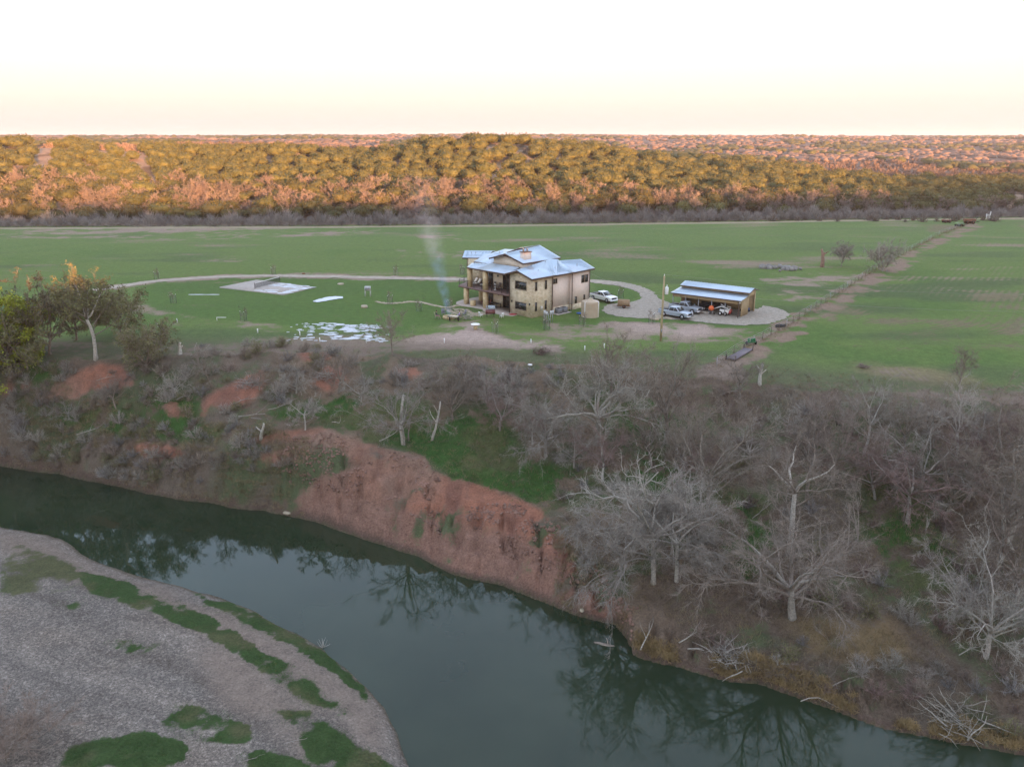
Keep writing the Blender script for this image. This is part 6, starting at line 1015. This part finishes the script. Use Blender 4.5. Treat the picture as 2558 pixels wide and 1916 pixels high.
# rubble heap in the field
cc = mat('rubble_stone', (.20, .19, .175), .9, .2, 2); g = np.random.default_rng(61); r0 = None
for i in range(46):
    X = 1640 + 90 * g.random() ** 1.1; Y = 578 + g.normal(0, 1.8) + (X - 1640) * .07; p = put(X, Y)
    if r0 is None: q = MB(); bm = bmesh.new(); bmesh.ops.create_icosphere(bm, subdivisions=1, radius=.6); V = np.array([tuple(v.co) for v in bm.verts]) * g.uniform(.6, 1.2, (len(bm.verts), 1)); q.add(V, [tuple(v.index for v in f.verts) for f in bm.faces]); bm.free(); r0 = q.build('rubble_block', cc); o = r0
    else: o = r0.copy(); COL.objects.link(o)
    o.location = (p[0], p[1], p[2] + .2); o.rotation_euler = (g.uniform(0, 6), 0, g.uniform(0, 6)); o.scale = (g.uniform(.5, 1.3),) * 3; tag(o, 'grey block in the rubble heap at the edge of the crop field', 'rubble', 'blocks of the field rubble heap')
# far farm machinery
def machine(X, Y, sc, body, label, rz=0.0, kind=0):
    p = put(X, Y); t = thing('farm_implement', label, 'farm machine', tuple(p), rz, scale=sc); q = MB(); q.box(-2.6, -.8, .9, 1.6, .8, 1.9 if kind else 1.3); q.add([(-2.6, -.8, 1.3), (-1.2, -.8, 1.9), (-1.2, .8, 1.9), (-2.6, .8, 1.3)], [(0, 1, 2, 3)]) if not kind else None; q.build('body', body, t, bevel=.06); q = MB(); q.tube([(1.6, 0, 1.0), (3.2, 0, .7)], .12, 6); q.tube([(1.6, 0, 1.2), (2.4, 0, 2.6)], .1, 6) if kind else None; q.build('drawbar', BLK, t)
    for s in (-1, 1):
        for x in (-1.5, .6): w = MB(); w.cylx((x, s * 1.0, .6), .6, .35, 16); wo = w.build('wheel', TY, t); r = MB(); r.cylx((x, s * 1.19, .6), .28, .03, 10); r.build('rim', body, wo)
GRN = mat('machine_green', (.09, .17, .05), .5, .15, 2); machine(2074, 490, .7, GRN, 'green and pale farm implement parked at the field corner', .1); machine(2096, 484, .85, RUST, 'rusty red combine-like machine behind the green implement', -.1, 1); machine(2046, 482, .7, RUST, 'low rusty trailer under the scrub at the far field edge', .05)
p = put(2134, 474); t = thing('concrete_post', 'leaning white board gate at the far end of the track', 'gate', tuple(p), scale=.75); q = MB(); q.box(-1.0, -.1, 0, -.8, .1, 2.4); q.box(.7, -.1, 0, .9, .1, 3.4); q.box(-.9, -.05, .5, .8, .05, .7); q.box(-.9, -.05, 1.2, .8, .05, 1.4); q.box(-.9, -.05, 1.9, .8, .05, 2.1); q.build('boards', WHT, t)
t = thing('planter', 'green farm planter standing at the head of the track', 'farm machine', tuple(put(1622, 745)), .2, scale=.75); q = MB(); q.box(-.8, -.3, .4, .8, .3, .65); q.build('frame', mat('planter_green', (.03, .13, .05), .5, .15, 2), t)
for x in (-.5, .1, .6): q = MB(); q.tube_z((x, 0), [(.15, .66), (.22, .72), (.22, 1.15), (.15, 1.2)], 10); q.build('hopper', mat('hopper_green', (.03, .16, .06), .5, .15, 2), t)
for s in (-.9, .9): w = MB(); w.cylx((s, 0, .35), .35, .15, 14, 'x'); w.build('wheel', TY, t)
t = thing('cattle_guard', 'long grey-violet metal ramp lying at the start of the track', 'ramp', tuple(put(1598, 767)), atan2(track[2][1] - track[0][1], track[2][0] - track[0][0])); q = MB(); q.box(-3.2, -.6, .1, 3.2, .6, .22); q.build('deck', mat('ramp_violet', (.14, .12, .135), .8, .1, 2), t)
for x in (-3.1, 3.1):
    for y in (-.6, .6): q = MB(); q.box(x - .04, y - .04, -.4, x + .04, y + .04, .7); q.build('post', BLK, t)
t = thing('disc_harrow', 'black disc harrow lying in the weeds beside the fence', 'farm machine', tuple(put(1686, 708)), .3, scale=.8); q = MB(); q.box(-1.0, -.08, .5, 1.0, .08, .65); q.box(-.08, -1.0, .5, .08, .6, .62); q.build('frame', BLK, t)
for i in range(7): w = MB(); w.cylx((-.9 + i * .3, .1, .32), .32, .03, 14, 'x'); w.build('disc', BLK, t)
# ------------------------------------------------------------------ smoke from the fire pit
m = bpy.data.materials.new('smoke'); m.use_nodes = True; N = m.node_tree.nodes; L = m.node_tree.links; N.clear(); out = N.new('ShaderNodeOutputMaterial'); pv = N.new('ShaderNodeVolumePrincipled'); pv.inputs['Color'].default_value = (.52, .70, 1.0, 1); pv.inputs['Anisotropy'].default_value = .1
tc = N.new('ShaderNodeTexCoord'); sp = N.new('ShaderNodeSeparateXYZ'); L.new(tc.outputs['Object'], sp.inputs[0])
def mth(op, a, b=None):
    n = N.new('ShaderNodeMath'); n.operation = op
    for i, q in enumerate((a, b)):
        if q is None: continue
        if isinstance(q, (int, float)): n.inputs[i].default_value = q
        else: L.new(q, n.inputs[i])
    return n.outputs[0]
z = sp.outputs['Z']; cx_ = mth('MULTIPLY', mth('POWER', mth('MAXIMUM', z, 0.0), 1.0), -.20); rad = mth('ADD', mth('MULTIPLY', z, .155), .45)
dx = mth('SUBTRACT', sp.outputs['X'], cx_); r2 = mth('SQRT', mth('ADD', mth('MULTIPLY', dx, dx), mth('MULTIPLY', sp.outputs['Y'], sp.outputs['Y']))); fall = N.new('ShaderNodeMapRange'); fall.interpolation_type = 'SMOOTHSTEP'; L.new(mth('DIVIDE', r2, rad), fall.inputs[0]); fall.inputs[1].default_value = 0; fall.inputs[2].default_value = 1; fall.inputs[3].default_value = 1; fall.inputs[4].default_value = 0
nz = N.new('ShaderNodeTexNoise'); nz.inputs['Scale'].default_value = .8; nz.inputs['Detail'].default_value = 4; L.new(tc.outputs['Object'], nz.inputs['Vector']); nr = N.new('ShaderNodeMapRange'); L.new(nz.outputs['Fac'], nr.inputs[0]); nr.inputs[1].default_value = .36; nr.inputs[2].default_value = .68; nr.inputs[3].default_value = .1; nr.inputs[4].default_value = 1.5
den = mth('MULTIPLY', mth('MULTIPLY', fall.outputs[0], nr.outputs[0]), mth('DIVIDE', SMOKE_D, mth('ADD', mth('MULTIPLY', z, .55), 1.0))); tf = N.new('ShaderNodeMapRange'); L.new(z, tf.inputs[0]); tf.inputs[1].default_value = 4; tf.inputs[2].default_value = 23; tf.inputs[3].default_value = 1; tf.inputs[4].default_value = 0
L.new(mth('MULTIPLY', den, tf.outputs[0]), pv.inputs['Density']); L.new(pv.outputs[0], out.inputs['Volume'])
q = MB(); q.tube([(.0, 0, .3), (-1.2, 0, 6), (-2.4, 0, 12), (-4.8, 0, 24)], [.6, 1.5, 2.4, 4.3], 12); o = q.build('smoke', m, None, (-9.7, 121.0, .0)); tag(o, 'thin bluish smoke drifting up from the fire pit', 'smoke', kind='stuff')

# ------------------------------------------------------------------ evening air
hm = bpy.data.materials.new('haze'); hm.use_nodes = True; N = hm.node_tree.nodes; L = hm.node_tree.links; N.clear(); out = N.new('ShaderNodeOutputMaterial'); pv = N.new('ShaderNodeVolumePrincipled'); pv.inputs['Color'].default_value = (.93, .88, .88, 1); pv.inputs['Density'].default_value = .00011; pv.inputs['Anisotropy'].default_value = .2; L.new(pv.outputs[0], out.inputs['Volume'])
q = MB(); q.box(-7000, -760, -17, 7000, 7900, 75); o = q.build('haze', hm); tag(o, 'thin evening haze over the valley', 'haze', kind='stuff')
